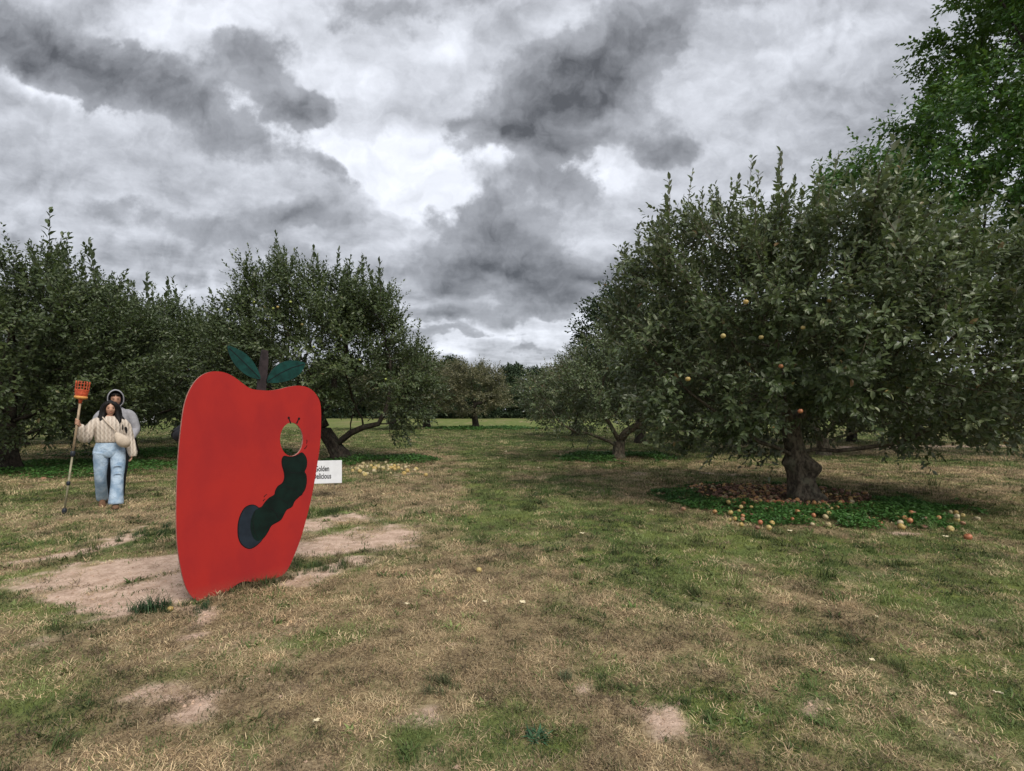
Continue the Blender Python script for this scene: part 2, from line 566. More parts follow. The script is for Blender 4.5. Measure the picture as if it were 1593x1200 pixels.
# ------------------------------------------------------------------ ground sheet
def ground_material():
    m, T, b, out = new_mat("turf_and_soil")
    co = T.node("ShaderNodeNewGeometry").outputs["Position"]
    at = T.node("ShaderNodeAttribute", attribute_name="turf")
    sp = T.node("ShaderNodeSeparateColor")
    T.put(sp.inputs[0], at.outputs["Color"])
    n1 = T.noise(co, 9.0, 6, 0.7)
    n2 = T.noise(co, 55.0, 5, 0.7)
    n3 = T.noise(co, 1.3, 4, 0.6)
    ngrain = T.math('ADD', T.math('MULTIPLY', n1, 0.5), T.math('MULTIPLY', n2, 0.5))
    gfac = T.math('ADD', sp.outputs[0], T.math('MULTIPLY', T.math('SUBTRACT', ngrain, 0.5), 1.6))
    gcol = T.mix(T.smooth(n2, 0.3, 0.7), (0.064, 0.092, 0.026, 1), (0.135, 0.170, 0.054, 1))
    gcol = T.mix(T.smooth(n3, 0.4, 0.65), gcol, (0.15, 0.178, 0.050, 1))
    scol = T.mix(T.smooth(n2, 0.3, 0.72), (0.15, 0.108, 0.060, 1), (0.38, 0.30, 0.175, 1))
    c = T.mix(T.smooth(gfac, 0.15, 0.95), scol, gcol)
    dcol = T.mix(T.smooth(n1, 0.35, 0.65), (0.43, 0.305, 0.235, 1), (0.62, 0.465, 0.37, 1))
    dcol = T.mix(T.smooth(n2, 0.50, 0.68, 0, 0.65), dcol, (0.24, 0.175, 0.12, 1))
    dfac = T.math('ADD', sp.outputs[1], T.math('MULTIPLY', T.math('SUBTRACT', ngrain, 0.5), 1.5))
    c = T.mix(T.smooth(dfac, 0.12, 0.9), c, dcol)
    T.put(b.inputs["Base Color"], c)
    b.inputs["Roughness"].default_value = 0.95
    b.inputs["Specular IOR Level"].default_value = 0.1
    bn = T.node("ShaderNodeBump")
    bn.inputs["Strength"].default_value = 0.8
    bn.inputs["Distance"].default_value = 0.03
    T.put(bn.inputs["Height"], ngrain)
    T.put(b.inputs["Normal"], bn.outputs[0])
    return m


def axis(lo, hi, fine_lo, fine_hi, step, growth=1.09):
    mid = list(np.arange(fine_lo, fine_hi + 1e-6, step))
    up, s = [], step
    p = mid[-1]
    while p < hi:
        s *= growth
        p += s
        up.append(p)
    dn, s = [], step
    p = mid[0]
    while p > lo:
        s *= growth
        p -= s
        dn.append(p)
    return np.array(dn[::-1] + mid + up)


gx_ = axis(-1500, 1500, -9, 10, 0.1)
gy_ = axis(-400, 2200, 1.2, 14, 0.1)
XX, YY = np.meshgrid(gx_, gy_)
gv = np.stack([XX, YY, gz(XX, YY)], -1).reshape(-1, 3)
nx, ny = len(gx_), len(gy_)
ii = (np.arange(ny - 1)[:, None] * nx + np.arange(nx - 1)[None, :]).reshape(-1)
gq = np.stack([ii, ii + 1, ii + nx + 1, ii + nx], -1)
gme = np_mesh("ground", gv, [gq], ground_material(), smooth=True)
gg, gd = turf(gv[:, 0], gv[:, 1])
ca = gme.color_attributes.new("turf", 'FLOAT_COLOR', 'POINT')
ca.data.foreach_set("color", np.stack([gg, gd, np.zeros_like(gg), np.ones_like(gg)], -1).astype(np.float32).ravel())
ground = link("ground", gme)
tag(ground, "mown orchard field of straw and green grass with bare soil patches", None, None, "structure")


# ------------------------------------------------------------------ grass: instanced tufts, one object
def blade_material():
    m, T, b, out = new_mat("grass_blade")
    at = T.node("ShaderNodeAttribute", attribute_name="gcol", attribute_type='INSTANCER')
    tv = T.node("ShaderNodeAttribute", attribute_name="tint")
    f = T.math('MULTIPLY_ADD', tv.outputs["Fac"], 0.9, 0.55)
    mul = T.vmath('SCALE', at.outputs["Color"], None)
    T.put(mul.node.inputs["Scale"], f)
    T.put(b.inputs["Base Color"], mul)
    b.inputs["Roughness"].default_value = 0.6
    b.inputs["Specular IOR Level"].default_value = 0.25
    tr = T.node("ShaderNodeBsdfTranslucent")
    T.put(tr.inputs[0], mul)
    mx = T.node("ShaderNodeMixShader")
    mx.inputs[0].default_value = 0.22
    T.t.links.new(b.outputs[0], mx.inputs[1])
    T.t.links.new(tr.outputs[0], mx.inputs[2])
    T.t.links.new(mx.outputs[0], out.inputs[0])
    return m


M_BLADE = blade_material()


def tuft_mesh(name, rng, n, radius, h0, h1, lean, w, curl=0.5):
    vs, fs, tn = [], [], []
    k = 0
    for i in range(n):
        a = rng.uniform(0, 2 * PI)
        r = radius * math.sqrt(rng.uniform())
        p = np.array([r * math.cos(a), r * math.sin(a), -0.006])
        az = rng.uniform(0, 2 * PI)
        ln = rng.uniform(*lean)
        L = rng.uniform(h0, h1)
        ww = w * rng.uniform(0.7, 1.3)
        d = np.array([math.cos(az), math.sin(az), 0])
        side = np.array([-d[1], d[0], 0]) * ww / 2
        pts = []
        ang = ln
        q = p.copy()
        pts.append(q.copy())
        for s in range(2):
            q = q + (d * math.sin(ang) + np.array([0, 0, 1]) * math.cos(ang)) * L / 2
            if q[2] < 0.004:
                q[2] = 0.004 + 0.004 * rng.uniform()
            pts.append(q.copy())
            ang = min(ang + curl * rng.uniform(0.3, 1.2), 1.75)
        vs += [pts[0] - side, pts[0] + side, pts[1] - side * 0.8, pts[1] + side * 0.8, pts[2]]
        fs += [(k, k + 1, k + 3), (k, k + 3, k + 2), (k + 2, k + 3, k + 4)]
        tn += [rng.uniform()] * 5
        k += 5
    return np_mesh(name, np.array(vs), [np.array(fs)], M_BLADE, tint=np.array(tn))


trng = np.random.default_rng(5)
TUFTS = []
for i in range(4):      # 0-3 short living turf
    TUFTS.append(tuft_mesh("turf_tuft", trng, 20, 0.075, 0.018, 0.045, (0.2, 1.1), 0.0042))
for i in range(4):      # 4-7 dry thatch, mostly lying
    TUFTS.append(tuft_mesh("straw_tuft", trng, 22, 0.085, 0.025, 0.065, (0.9, 1.5), 0.0036, 0.25))
for i in range(2):      # 8-9 taller uncut clump
    TUFTS.append(tuft_mesh("tall_tuft", trng, 34, 0.06, 0.06, 0.15, (0.1, 0.8), 0.0050, 0.6))
for i in range(2):      # 10-11 broad-leaved weed
    TUFTS.append(tuft_mesh("weed_tuft", trng, 12, 0.03, 0.04, 0.08, (0.7, 1.3), 0.014, 0.3))
tuft_objs = []
for me in TUFTS:
    o = bpy.data.objects.new(me.name, me)   # never linked to the scene: only a source for the grass instances
    tuft_objs.append(o)


def grass_object(name, pts, idx, rot, scl, col):
    me = bpy.data.meshes.new(name)
    me.vertices.add(len(pts))
    me.vertices.foreach_set("co", np.ascontiguousarray(pts, dtype=np.float32).ravel())
    for nm, ty, dat, key in (("idx", 'INT', idx.astype(np.int32), "value"), ("scl", 'FLOAT', scl.astype(np.float32), "value"),
                             ("rotv", 'FLOAT_VECTOR', rot.astype(np.float32).ravel(), "vector"), ("gcol", 'FLOAT_COLOR', col.astype(np.float32).ravel(), "color")):
        a = me.attributes.new(nm, ty, 'POINT')
        a.data.foreach_set(key, np.ascontiguousarray(dat))
    me.update()
    o = link(name, me)
    ng = bpy.data.node_groups.new(name + "_nodes", 'GeometryNodeTree')
    ng.interface.new_socket("Geometry", in_out='INPUT', socket_type='NodeSocketGeometry')
    ng.interface.new_socket("Geometry", in_out='OUTPUT', socket_type='NodeSocketGeometry')
    N, L = ng.nodes, ng.links
    gi, go = N.new("NodeGroupInput"), N.new("NodeGroupOutput")
    join = N.new("GeometryNodeJoinGeometry")
    for so in reversed(tuft_objs):
        oi = N.new("GeometryNodeObjectInfo")
        oi.inputs["Object"].default_value = so
        oi.inputs["As Instance"].default_value = True
        L.new(oi.outputs["Geometry"], join.inputs[0])
    m2p = N.new("GeometryNodeMeshToPoints")
    L.new(gi.outputs[0], m2p.inputs[0])
    iop = N.new("GeometryNodeInstanceOnPoints")
    L.new(m2p.outputs[0], iop.inputs["Points"])
    L.new(join.outputs[0], iop.inputs["Instance"])
    iop.inputs["Pick Instance"].default_value = True

    def named(nm, ty):
        n = N.new("GeometryNodeInputNamedAttribute")
        n.data_type = ty
        n.inputs[0].default_value = nm
        return n.outputs[0]
    L.new(named("idx", 'INT'), iop.inputs["Instance Index"])
    e2r = N.new("FunctionNodeEulerToRotation")
    L.new(named("rotv", 'FLOAT_VECTOR'), e2r.inputs[0])
    L.new(e2r.outputs[0], iop.inputs["Rotation"])
    L.new(named("scl", 'FLOAT'), iop.inputs["Scale"])
    L.new(iop.outputs[0], go.inputs[0])
    md = o.modifiers.new("tufts", 'NODES')
    md.node_group = ng
    return o


BOARD_A = np.array([-2.565, 3.94])       # left end of the apple board on the ground
BOARD_B = np.array([-1.82, 4.89])        # right end


def make_grass():
    rng = np.random.default_rng(77)
    n = 95000
    # depth so that the picture is covered evenly
    u = rng.uniform(size=n)
    e = 0.5
    d0, d1 = 1.6, 46.0
    d = (d0 ** e + u * (d1 ** e - d0 ** e)) ** (1 / e)
    x = rng.uniform(-1.25, 1.25, n) * d + rng.uniform(-0.8, 0.8, n)
    y = d
    g, dirt = turf(x, y)
    dn = fbm(x, y, 14.0, 2, 63)
    keep = rng.uniform(size=n) > np.clip(dirt * 1.3 - 0.16 + 0.6 * (dn - 0.5), 0, 0.96)
    x, y, d, g = x[keep], y[keep], d[keep], g[keep]
    n = len(x)
    isg = rng.uniform(size=n) < np.clip(g * 0.95 + 0.04, 0.16, 0.84)
    idx = np.where(isg, rng.integers(0, 4, n), rng.integers(4, 8, n))
    tall = isg & (rng.uniform(size=n) < 0.006) & (d < 14)
    idx[tall] = rng.integers(8, 10, tall.sum())
    weed = isg & (rng.uniform(size=n) < 0.03) & (d < 10)
    idx[weed] = rng.integers(10, 12, weed.sum())
    scl = rng.uniform(0.75, 1.3, n) * np.clip((d / 4.6) ** 0.6, 0.66, 3.2)
    v = rng.uniform(0.75, 1.25, n)[:, None] * (0.62 + 0.9 * sstep(fbm(x, y, 3.2, 3, 91), 0.28, 0.72))[:, None]
    lush = sstep(fbm(x, y, 1.1, 3, 51), 0.4, 0.62)[:, None]
    gcol = (np.array([0.076, 0.112, 0.034]) * (1 - lush) + np.array([0.135, 0.165, 0.058]) * lush)
    warm = rng.uniform(size=n)[:, None]
    scol = np.array([0.43, 0.352, 0.215]) * (1 - warm) + np.array([0.36, 0.255, 0.155]) * warm
    brown = (rng.uniform(size=n) < 0.25)[:, None]
    scol = np.where(brown, np.array([0.13, 0.095, 0.06]), scol)
    col = np.where(isg[:, None], gcol, scol) * v
    col = np.concatenate([col, np.ones((n, 1))], 1)
    rot = np.stack([rng.normal(0, 0.12, n), rng.normal(0, 0.12, n), rng.uniform(0, 2 * PI, n)], -1)
    pts = np.stack([x, y, gz(x, y) + 0.002], -1)
    # uncut clumps: along the foot of the board, by the path and a few in the open
    ex, ei, es, ec = [], [], [], []

    def clump(px, py, k, spread, s0, s1, colr, ids=(8, 10)):
        cx, cy = G(px, py)
        for _ in range(k):
            ex.append((cx + rng.normal(0, spread), cy + rng.normal(0, spread)))
            ei.append(rng.integers(*ids))
            es.append(rng.uniform(s0, s1))
            ec.append(np.array(colr) * rng.uniform(0.7, 1.25))
    GR, DG, ST_ = (0.055, 0.085, 0.028), (0.035, 0.07, 0.03), (0.17, 0.135, 0.075)
    clump(232, 952, 7, 0.045, 0.8, 1.35, DG)
    clump(385, 912, 16, 0.07, 0.5, 1.0, ST_)
    clump(405, 908, 12, 0.07, 0.5, 0.9, GR)
    clump(360, 918, 10, 0.05, 0.4, 0.8, ST_)
    clump(430, 905, 8, 0.06, 0.4, 0.8, ST_)
    clump(310, 948, 8, 0.06, 0.3, 0.6, DG)
    clump(270, 950, 8, 0.08, 0.3, 0.6, GR)
    clump(505, 882, 14, 0.1, 0.5, 0.9, GR)
    clump(535, 876, 10, 0.12, 0.5, 0.8, ST_)
    clump(505, 798, 16, 0.2, 0.6, 1.0, GR)
    clump(215, 835, 20, 0.22, 0.45, 0.8, GR)
    clump(235, 828, 16, 0.2, 0.45, 0.8, DG)
    clump(690, 1065, 14, 0.05, 0.35, 0.6, (0.10, 0.115, 0.055))
    clump(835, 1147, 5, 0.02, 0.7, 1.0, (0.06, 0.14, 0.07), (10, 12))
    clump(950, 1065, 6, 0.05, 0.35, 0.6, GR)
    clump(880, 1055, 3, 0.02, 0.5, 0.8, (0.11, 0.13, 0.07))
    clump(1080, 1100, 8, 0.07, 0.35, 0.55, GR)
    clump(1300, 1000, 8, 0.1, 0.4, 0.6, GR)
    clump(620, 715, 10, 0.4, 1.0, 2.0, DG)
    # foot of the board, front side
    for _ in range(46):
        t = rng.uniform(0.03, 0.95)
        p = BOARD_A * (1 - t) + BOARD_B * t + np.array([0.78, -0.61]) * abs(rng.normal(0.02, 0.035))
        ex.append(tuple(p))
        ei.append(rng.integers(8, 10) if rng.uniform() < 0.5 else rng.integers(4, 8))
        es.append(rng.uniform(0.25, 0.6))
        ec.append(np.array(GR if rng.uniform() < 0.35 else ST_) * rng.uniform(0.7, 1.3))
    ex = np.array(ex)
    pts = np.concatenate([pts, np.stack([ex[:, 0], ex[:, 1], gz(ex[:, 0], ex[:, 1])], -1)])
    idx = np.concatenate([idx, np.array(ei)])
    scl = np.concatenate([scl, np.array(es)])
    rot = np.concatenate([rot, np.stack([np.zeros(len(ex)), np.zeros(len(ex)), rng.uniform(0, 2 * PI, len(ex))], -1)])
    col = np.concatenate([col, np.concatenate([np.array(ec), np.ones((len(ex), 1))], 1)])
    o = grass_object("grass", pts, idx, rot, scl, col)
    tag(o, "short mown grass, part dry straw and part green, with a few uncut clumps", None, None, "stuff")


make_grass()


# ------------------------------------------------------------------ crumbs of soil and grit on the bare ground
def soil_crumbs():
    rng = np.random.default_rng(404)
    n = 60000
    d = (1.6 ** 0.5 + rng.uniform(size=n) * (9.5 ** 0.5 - 1.6 ** 0.5)) ** 2
    x = rng.uniform(-1.2, 1.2, n) * d
    g, dirt = turf(x, d)
    ok = rng.uniform(size=n) < np.clip(dirt * 1.6 - 0.35, 0, 0.9) * (0.3 + 0.9 * fbm(x, d, 3.0, 3, 71))
    x, y = x[ok][:9000], d[ok][:9000]
    n = len(x)
    base = np.array([[1, 0, 0], [0, 1, 0], [-1, 0, 0], [0, -1, 0], [0, 0, 0.8]], float)
    F = np.array([[0, 1, 4], [1, 2, 4], [2, 3, 4], [3, 0, 4]])
    s = np.clip(rng.lognormal(-5.35, 0.5, n), 0.002, 0.016)
    a = rng.uniform(0, 6.28, n)
    b = base[None] * rng.uniform(0.6, 1.4, (n, 5, 3))
    v = np.stack([b[..., 0] * np.cos(a)[:, None] - b[..., 1] * np.sin(a)[:, None], b[..., 0] * np.sin(a)[:, None] + b[..., 1] * np.cos(a)[:, None], b[..., 2]], -1) * s[:, None, None]
    v = v + np.stack([x, y, gz(x, y) + 0.001], -1)[:, None, :]
    m = plain("soil_crumb", (0.40, 0.285, 0.215), 0.95, 0.1, 0.4, 3.0)
    o = link("soil_crumbs", np_mesh("soil_crumbs", v.reshape(-1, 3), [(np.arange(n)[:, None, None] * 5 + F[None]).reshape(-1, 3)], m))
    tag(o, "loose crumbs of pinkish soil on the worn bare ground", None, None, "stuff")


soil_crumbs()

# ------------------------------------------------------------------ trees
LEAF5 = np.array([[0, 0, 0], [0.24, -0.22, 0.05], [0.64, -0.22, 0.035], [0.24, 0.22, 0.05], [0.64, 0.22, 0.035], [0.46, 0, 0.0], [1.0, 0, -0.11]])
LEAF5_T = np.array([[0, 1, 5], [0, 5, 3], [1, 2, 5], [3, 5, 4], [2, 6, 5], [4, 5, 6]])
LEAF4 = np.array([[0, 0, 0], [0.45, -0.28, 0.05], [1.0, 0, -0.06], [0.45, 0.28, 0.05]])
LEAF4_T = np.array([[0, 1, 2], [0, 2, 3]])


def leaves(pos, axis_, nrm, size, fine, tint):
    """one mesh worth of leaves: base points, long axes, face normals, lengths"""
    T, F = (LEAF5, LEAF5_T) if fine else (LEAF4, LEAF4_T)
    a = unit(axis_)
    n = nrm - (nrm * a).sum(1, keepdims=True) * a
    n = unit(n)
    b = np.cross(n, a)
    v = pos[:, None, :] + size[:, None, None] * (T[None, :, 0:1] * a[:, None, :] + T[None, :, 1:2] * b[:, None, :] + T[None, :, 2:3] * n[:, None, :])
    k = len(T)
    f = (np.arange(len(pos))[:, None, None] * k + F[None]).reshape(-1, 3)
    return v.reshape(-1, 3), f, np.repeat(tint, k)


def shoot_leaves(rng, o, d, L, spacing, size, fine, droop=0.25, tint_base=None):
    """leaves in a spiral along each shoot"""
    m = np.maximum((L / spacing).astype(int), 3)
    sid = np.repeat(np.arange(len(o)), m)
    first = np.concatenate([[0], np.cumsum(m)[:-1]])
    k = np.arange(len(sid)) - first[sid]
    u = (k + 0.6) / m[sid]
    d = unit(d)
    ref = np.where(np.abs(d[:, 2:3]) > 0.85, np.array([[1.0, 0, 0]]), np.array([[0, 0, 1.0]]))
    e1 = unit(np.cross(d, ref))
    e2 = np.cross(d, e1)
    ph = k * 2.399 + rng.uniform(0, 6.28, len(o))[sid] + rng.normal(0, 0.3, len(sid))
    rad = np.cos(ph)[:, None] * e1[sid] + np.sin(ph)[:, None] * e2[sid]
    pos = o[sid] + d[sid] * (u * L[sid])[:, None]
    ax = rad * (1.05 - 0.65 * u[:, None]) + d[sid] * (0.35 + 0.7 * u[:, None]) + rng.normal(0, 0.22, (len(sid), 3))
    ax[:, 2] -= droop * (1 - 0.5 * u)
    nr = d[sid] * 0.9 - rad * 0.25 + np.array([0, 0, 0.55]) + rng.normal(0, 0.35, (len(sid), 3))
    sz = size * rng.uniform(0.65, 1.25, len(sid)) * (1.0 - 0.35 * u ** 3)
    tb = rng.normal(0.40, 0.17, len(sid)) if tint_base is None else tint_base[sid] + rng.normal(0, 0.14, len(sid))
    odd = rng.uniform(size=len(sid)) < 0.012
    tb = np.where(odd, rng.uniform(0.9, 1.0, len(sid)), np.clip(tb, 0, 0.88))
    return leaves(pos, ax, nr, sz, fine, tb)


def in_env(p, env):
    best = np.full(len(p), 9.0)
    for c, r in env:
        q = (((p - np.array(c)) / np.array(r)) ** 2).sum(1)
        best = np.minimum(best, q)
    return best


def sample_env(rng, env, n, shell=0.35, zmin=0.6, gaps=0.0, clear=None):
    out = []
    lo = np.min([np.array(c) - np.array(r) for c, r in env], 0)
    hi = np.max([np.array(c) + np.array(r) for c, r in env], 0)
    tot = 0
    while tot < n:
        p = rng.uniform(lo, hi, (n * 3, 3))
        q = in_env(p, env)
        lump = fbm(p[:, 0] + 0.7 * p[:, 2], p[:, 1] - 0.6 * p[:, 2], 0.75, 2, 13)
        ok = (q < 0.62 + 0.75 * lump) & (p[:, 2] > (zmin(p[:, 0]) if callable(zmin) else zmin) + 0.5 * (fbm(p[:, 0], p[:, 1], 0.9, 2, 4) - 0.3))
        ok &= (q > shell) | (rng.uniform(size=len(p)) < 0.30)
        if clear is not None:
            ok &= ~clear(p)
        if gaps:
            ok &= fbm(p[:, 0] * 1.3 + p[:, 2], p[:, 1] * 1.3 + 0.8 * p[:, 2], 0.9, 2, 29) > gaps
        p = p[ok]
        out.append(p)
        tot += len(p)
    return np.concatenate(out)[:n]


def colonize(rng, start, attract, step=0.28, infl=1.9, kill=0.42, iters=90, jitter=0.12, up=0.08):
    """start: list of (point, parent index). Space colonisation of the attractors"""
    P_ = [np.array(p, float) for p, _ in start]
    par = [q for _, q in start]
    A = attract.copy()
    arr = np.array(P_)
    near = np.full(len(A), 1e9)
    who = np.zeros(len(A), int)

    def upd(new0):
        nonlocal near, who
        new = np.array(P_[new0:])
        dd = np.linalg.norm(A[:, None, :] - new[None], axis=2)
        j = dd.argmin(1)
        m = dd[np.arange(len(A)), j]
        b = m < near
        near[b] = m[b]
        who[b] = j[b] + new0
    upd(0)
    for it in range(iters):
        if len(A) == 0:
            break
        act = near < infl if it > 6 else near < 1e8
        if not act.any():
            act = near < near.min() + 0.5
        ids = np.unique(who[act])
        n0 = len(P_)
        for i in ids:
            vec = unit(A[act & (who == i)] - P_[i]).sum(0)
            vec = vec / (np.linalg.norm(vec) + 1e-6) + rng.normal(0, jitter, 3) + np.array([0, 0, up])
            if par[i] >= 0:
                vec = vec + 0.35 * unit(P_[i] - P_[par[i]])
            P_.append(P_[i] + unit(vec) * step)
            par.append(int(i))
        upd(n0)
        live = near > kill
        A, near, who = A[live], near[live], who[live]
    return np.array(P_), np.array(par)


def pipe_radii(P_, par, n_trunk, r_tip, r_base):
    n = len(P_)
    cnt = np.zeros(n)
    child = np.bincount(par[par >= 0], minlength=n)
    cnt[child == 0] = 1
    for i in range(n - 1, 0, -1):
        if par[i] >= 0:
            cnt[par[i]] += cnt[i]
    top = max(cnt[n_trunk - 1], 2)
    e = math.log(r_base / r_tip) / math.log(top)
    return r_tip * np.maximum(cnt, 1) ** e, child


def branch_tubes(tb, P_, par, R, skip, rng, r_min=0.0, sides=None):
    kids = {}
    for i, p in enumerate(par):
        if p >= 0:
            kids.setdefault(int(p), []).append(i)
    stack = []
    for i in range(len(P_)):
        p = par[i]
        if i >= skip and (p < skip):
            stack.append((int(p), i))
    while stack:
        a, b = stack.pop()
        pts, rr = ([P_[a]] if a >= 0 else []), ([min(R[b] * 1.15, R[a])] if a >= 0 else [])
        cur = b
        while True:
            pts.append(P_[cur])
            rr.append(R[cur])
            ks = sorted(kids.get(cur, []), key=lambda k: -R[k])
            if not ks:
                break
            for k in ks[1:]:
                stack.append((cur, k))
            cur = ks[0]
        if len(pts) < 2 or max(rr) < r_min:
            continue
        rr = np.array(rr)
        s = 7 if rr[0] > 0.06 else (5 if rr[0] > 0.02 else 3)
        tb.tube(np.array(pts), rr, s, cap=True)


def shaped_trunk(path, rad, bumps, sides=64, sub=16, rough=0.085, seed=1, flare=True):
    """thick trunk: smooth path and radii, burls (z, angle, size, spread) and furrows"""
    path = np.array(path, float)
    t0 = np.linspace(0, 1, len(path))
    t = np.linspace(0, 1, sub * (len(path) - 1) + 1)
    pts = np.stack([np.interp(t, t0, path[:, k]) for k in range(3)], -1)
    rr = np.interp(t, t0, rad)
    for _ in range(4):
        pts[1:-1] = (pts[:-2] + 2 * pts[1:-1] + pts[2:]) / 4
        rr[1:-1] = (rr[:-2] + 2 * rr[1:-1] + rr[2:]) / 4
    th = np.arange(sides) * 2 * PI / sides
    rings = []
    for p, r in zip(pts, rr):
        q = np.full(sides, r)
        for (z, ang, size, spread) in bumps:
            da = (th - ang + PI) % (2 * PI) - PI
            q = q + size * np.exp(-(da * r / spread) ** 2 - ((p[2] - z) / spread) ** 2)
        q = q * (1 + rough * (fbm(np.cos(th) * 1.4 + 5, np.sin(th) * 1.4 + p[2] * 1.1, 3.0, 4, seed) - 0.5) * 2)
        q = q * (1 + 0.05 * np.sin(th * 5 + p[2] * 1.7) + 0.02 * np.sin(th * 13 - p[2] * 2))
        q = q + 0.030 * (fbm(th * 3.2 + 2.0, np.full(sides, p[2] * 5.0), 1.7, 4, seed + 4) - 0.5) * (0.4 + 0.6 * np.abs(np.sin(th / 2)))
        rings.append(np.stack([p[0] + q * np.cos(th), p[1] + q * np.sin(th), np.full(sides, p[2])], -1))
    tb = Tubes()
    tb.loft(np.array(rings), True)
    return tb


SHOOT_CACHE = {}


def shoot_mesh(mat_leaf, mat_bark, key, k, size):
    kk = (key, k)
    if kk in SHOOT_CACHE:
        return SHOOT_CACHE[kk]
    rng = np.random.default_rng(400 + k + len(SHOOT_CACHE))
    L = 0.62 + 0.11 * k
    bend = rng.normal(0, 0.06, 2)
    t = np.linspace(0, 1, 5)
    pts = np.stack([bend[0] * t ** 2, bend[1] * t ** 2, L * t], -1)
    tb = Tubes()
    tb.tube(pts, np.linspace(0.007, 0.002, 5), 4)
    v0 = np.concatenate(tb.v)
    polys_q, polys_t = np.concatenate(tb.q), np.concatenate(tb.t)
    v1, f1, tn = shoot_leaves(rng, np.zeros((1, 3)), np.array([[bend[0], bend[1], L]]), np.array([L * 1.0]), 0.034, size, True, 0.18)
    v = np.concatenate([v0, v1])
    tris = np.concatenate([polys_t, f1 + len(v0)])
    mi = np.concatenate([np.ones(len(polys_q)), np.ones(len(polys_t)), np.zeros(len(f1))])
    me = np_mesh("shoot", v, [polys_q, tris], [mat_leaf, mat_bark], False, mi, np.concatenate([np.full(len(v0), 0.3), tn]))
    SHOOT_CACHE[kk] = me
    return me


def build_tree(name, loc, seed, env, trunk_path, trunk_rad, bumps, n_attr, mats, leaf_size, shoots_per, spacing, fine,
               shoot_len=(0.25, 0.55), zmin=0.7, shell=0.35, gaps=0.0, r_tip=0.006, step=0.28, n_shoots=0, kill=0.42, upright=0.5,
               twig=True, rotz=0.0, extra_limbs=(), droop=0.25, inner=0.012, shoot_zone=None, scatter=0.13, clear=None, spike=(0.9, 1.45)):
    """apple_tree > trunk, branches, crown, shoot ..."""
    rng = np.random.default_rng(seed)
    m_leaf, m_bark = mats
    root = empty(name, loc, rotz)
    attract = sample_env(rng, env, n_attr, shell, zmin, gaps, clear)
    start = [(np.array(p), i - 1) for i, p in enumerate(trunk_path)]
    nt = len(start)
    for limb in extra_limbs:       # hand-placed low limbs
        parent = nt - 1 if limb[0] is None else limb[0]
        for p in limb[1]:
            start.append((np.array(p), parent))
            parent = len(start) - 1
    P_, par = colonize(rng, start, attract, step, kill=kill)
    R, child = pipe_radii(P_, par, nt, r_tip, trunk_rad[-1] * 0.95)
    # trunk
    tr = shaped_trunk(trunk_path, trunk_rad, bumps, seed=seed)
    link("trunk", tr.mesh("trunk", m_bark), root)
    # branches
    tb = Tubes()
    branch_tubes(tb, P_, par, R, nt, rng)
    # leafy shoots
    cen = np.mean([c for c, r in env], 0)
    outer = np.where(R < inner)[0]
    outer = outer[outer >= nt]
    ids = np.repeat(outer, shoots_per)
    n = len(ids)
    bdir = unit(P_[ids] - P_[np.maximum(par[ids], 0)])
    outw = unit((P_[ids] - cen) * np.array([1, 1, 0.6]))
    hz = (P_[ids][:, 2] - P_[:, 2].min()) / (np.ptp(P_[:, 2]) + 1e-6)
    d = bdir * 0.5 + outw * 0.55 + rng.normal(0, 0.42, (n, 3))
    d[:, 2] += upright * (hz * 2.0 - 0.55)
    o = P_[ids] + bdir * (rng.uniform(-0.5, 0.3, n) * step)[:, None] + rng.normal(0, scatter, (n, 3))
    L = rng.uniform(*shoot_len, n) * (0.7 + 0.6 * hz)
    # clusters differ in tone: young growth lighter, old spurs darker
    tone = np.clip(0.40 + 0.5 * (fbm(o[:, 0] * 1.1 + o[:, 2], o[:, 1] * 1.1 - o[:, 2], 1.1, 3, seed) - 0.5) * 2 * 0.6, 0.05, 0.8)
    tone = tone + rng.normal(0, 0.10, n)
    v, f, tn = shoot_leaves(rng, o, d, L, spacing, leaf_size, fine, droop, tone)
    ok_z = v.reshape(-1, 7 if fine else 4, 3)[:, :, 2].min(1) + loc[2] > 0.12
    k = 7 if fine else 4
    nf = 6 if fine else 2
    if not ok_z.all():
        f = f.reshape(-1, nf, 3)[ok_z].reshape(-1, 3)
    crown = link("crown", np_mesh("crown", v, [f], m_leaf, False, None, tn), root)
    crown["kind"] = "stuff"
    if twig:
        du = unit(d)
        sel = rng.uniform(size=n) < min(0.6, 4500.0 / n)
        for oo, dd, ll in zip(o[sel], du[sel], L[sel]):
            tb.tube(np.array([oo, oo + dd * ll * 0.95]), np.array([0.005, 0.002]), 3, cap=False)
    link("branches", tb.mesh("branches", m_bark), root)["kind"] = "stuff"
    # tall upright shoots that stand out of the top
    if n_shoots:
        term = np.where(child == 0)[0]
        zt = P_[term, 2]
        score = zt + 0.35 * np.linalg.norm((P_[term] - cen)[:, :2], axis=1) + rng.normal(0, 0.3, len(term))
        if shoot_zone is not None:
            score = score + shoot_zone(P_[term])
        top = term[np.argsort(-score)[:n_shoots]]
        for j, i in enumerate(top):
            me = shoot_mesh(m_leaf, m_bark, m_leaf.name, j % 4, leaf_size * 1.0)
            out2 = (P_[i] - cen)[:2] * 0.09
            link("shoot", me, root, P_[i] - np.array([0, 0, 0.05]), (-out2[1] + rng.normal(0, 0.1), out2[0] + rng.normal(0, 0.1), rng.uniform(0, 6.28)), rng.uniform(*spike))
    return root, P_, par, R


def copy_tree(root, loc, rz, sc):
    c = root.copy()
    COL.objects.link(c)
    c.location = loc
    c.rotation_euler = (0, 0, rz)
    c.scale = (sc,) * 3
    for ch in root.children:
        k = ch.copy()
        COL.objects.link(k)
        k.parent = c
    return c


ORCH = "apple trees in the orchard"
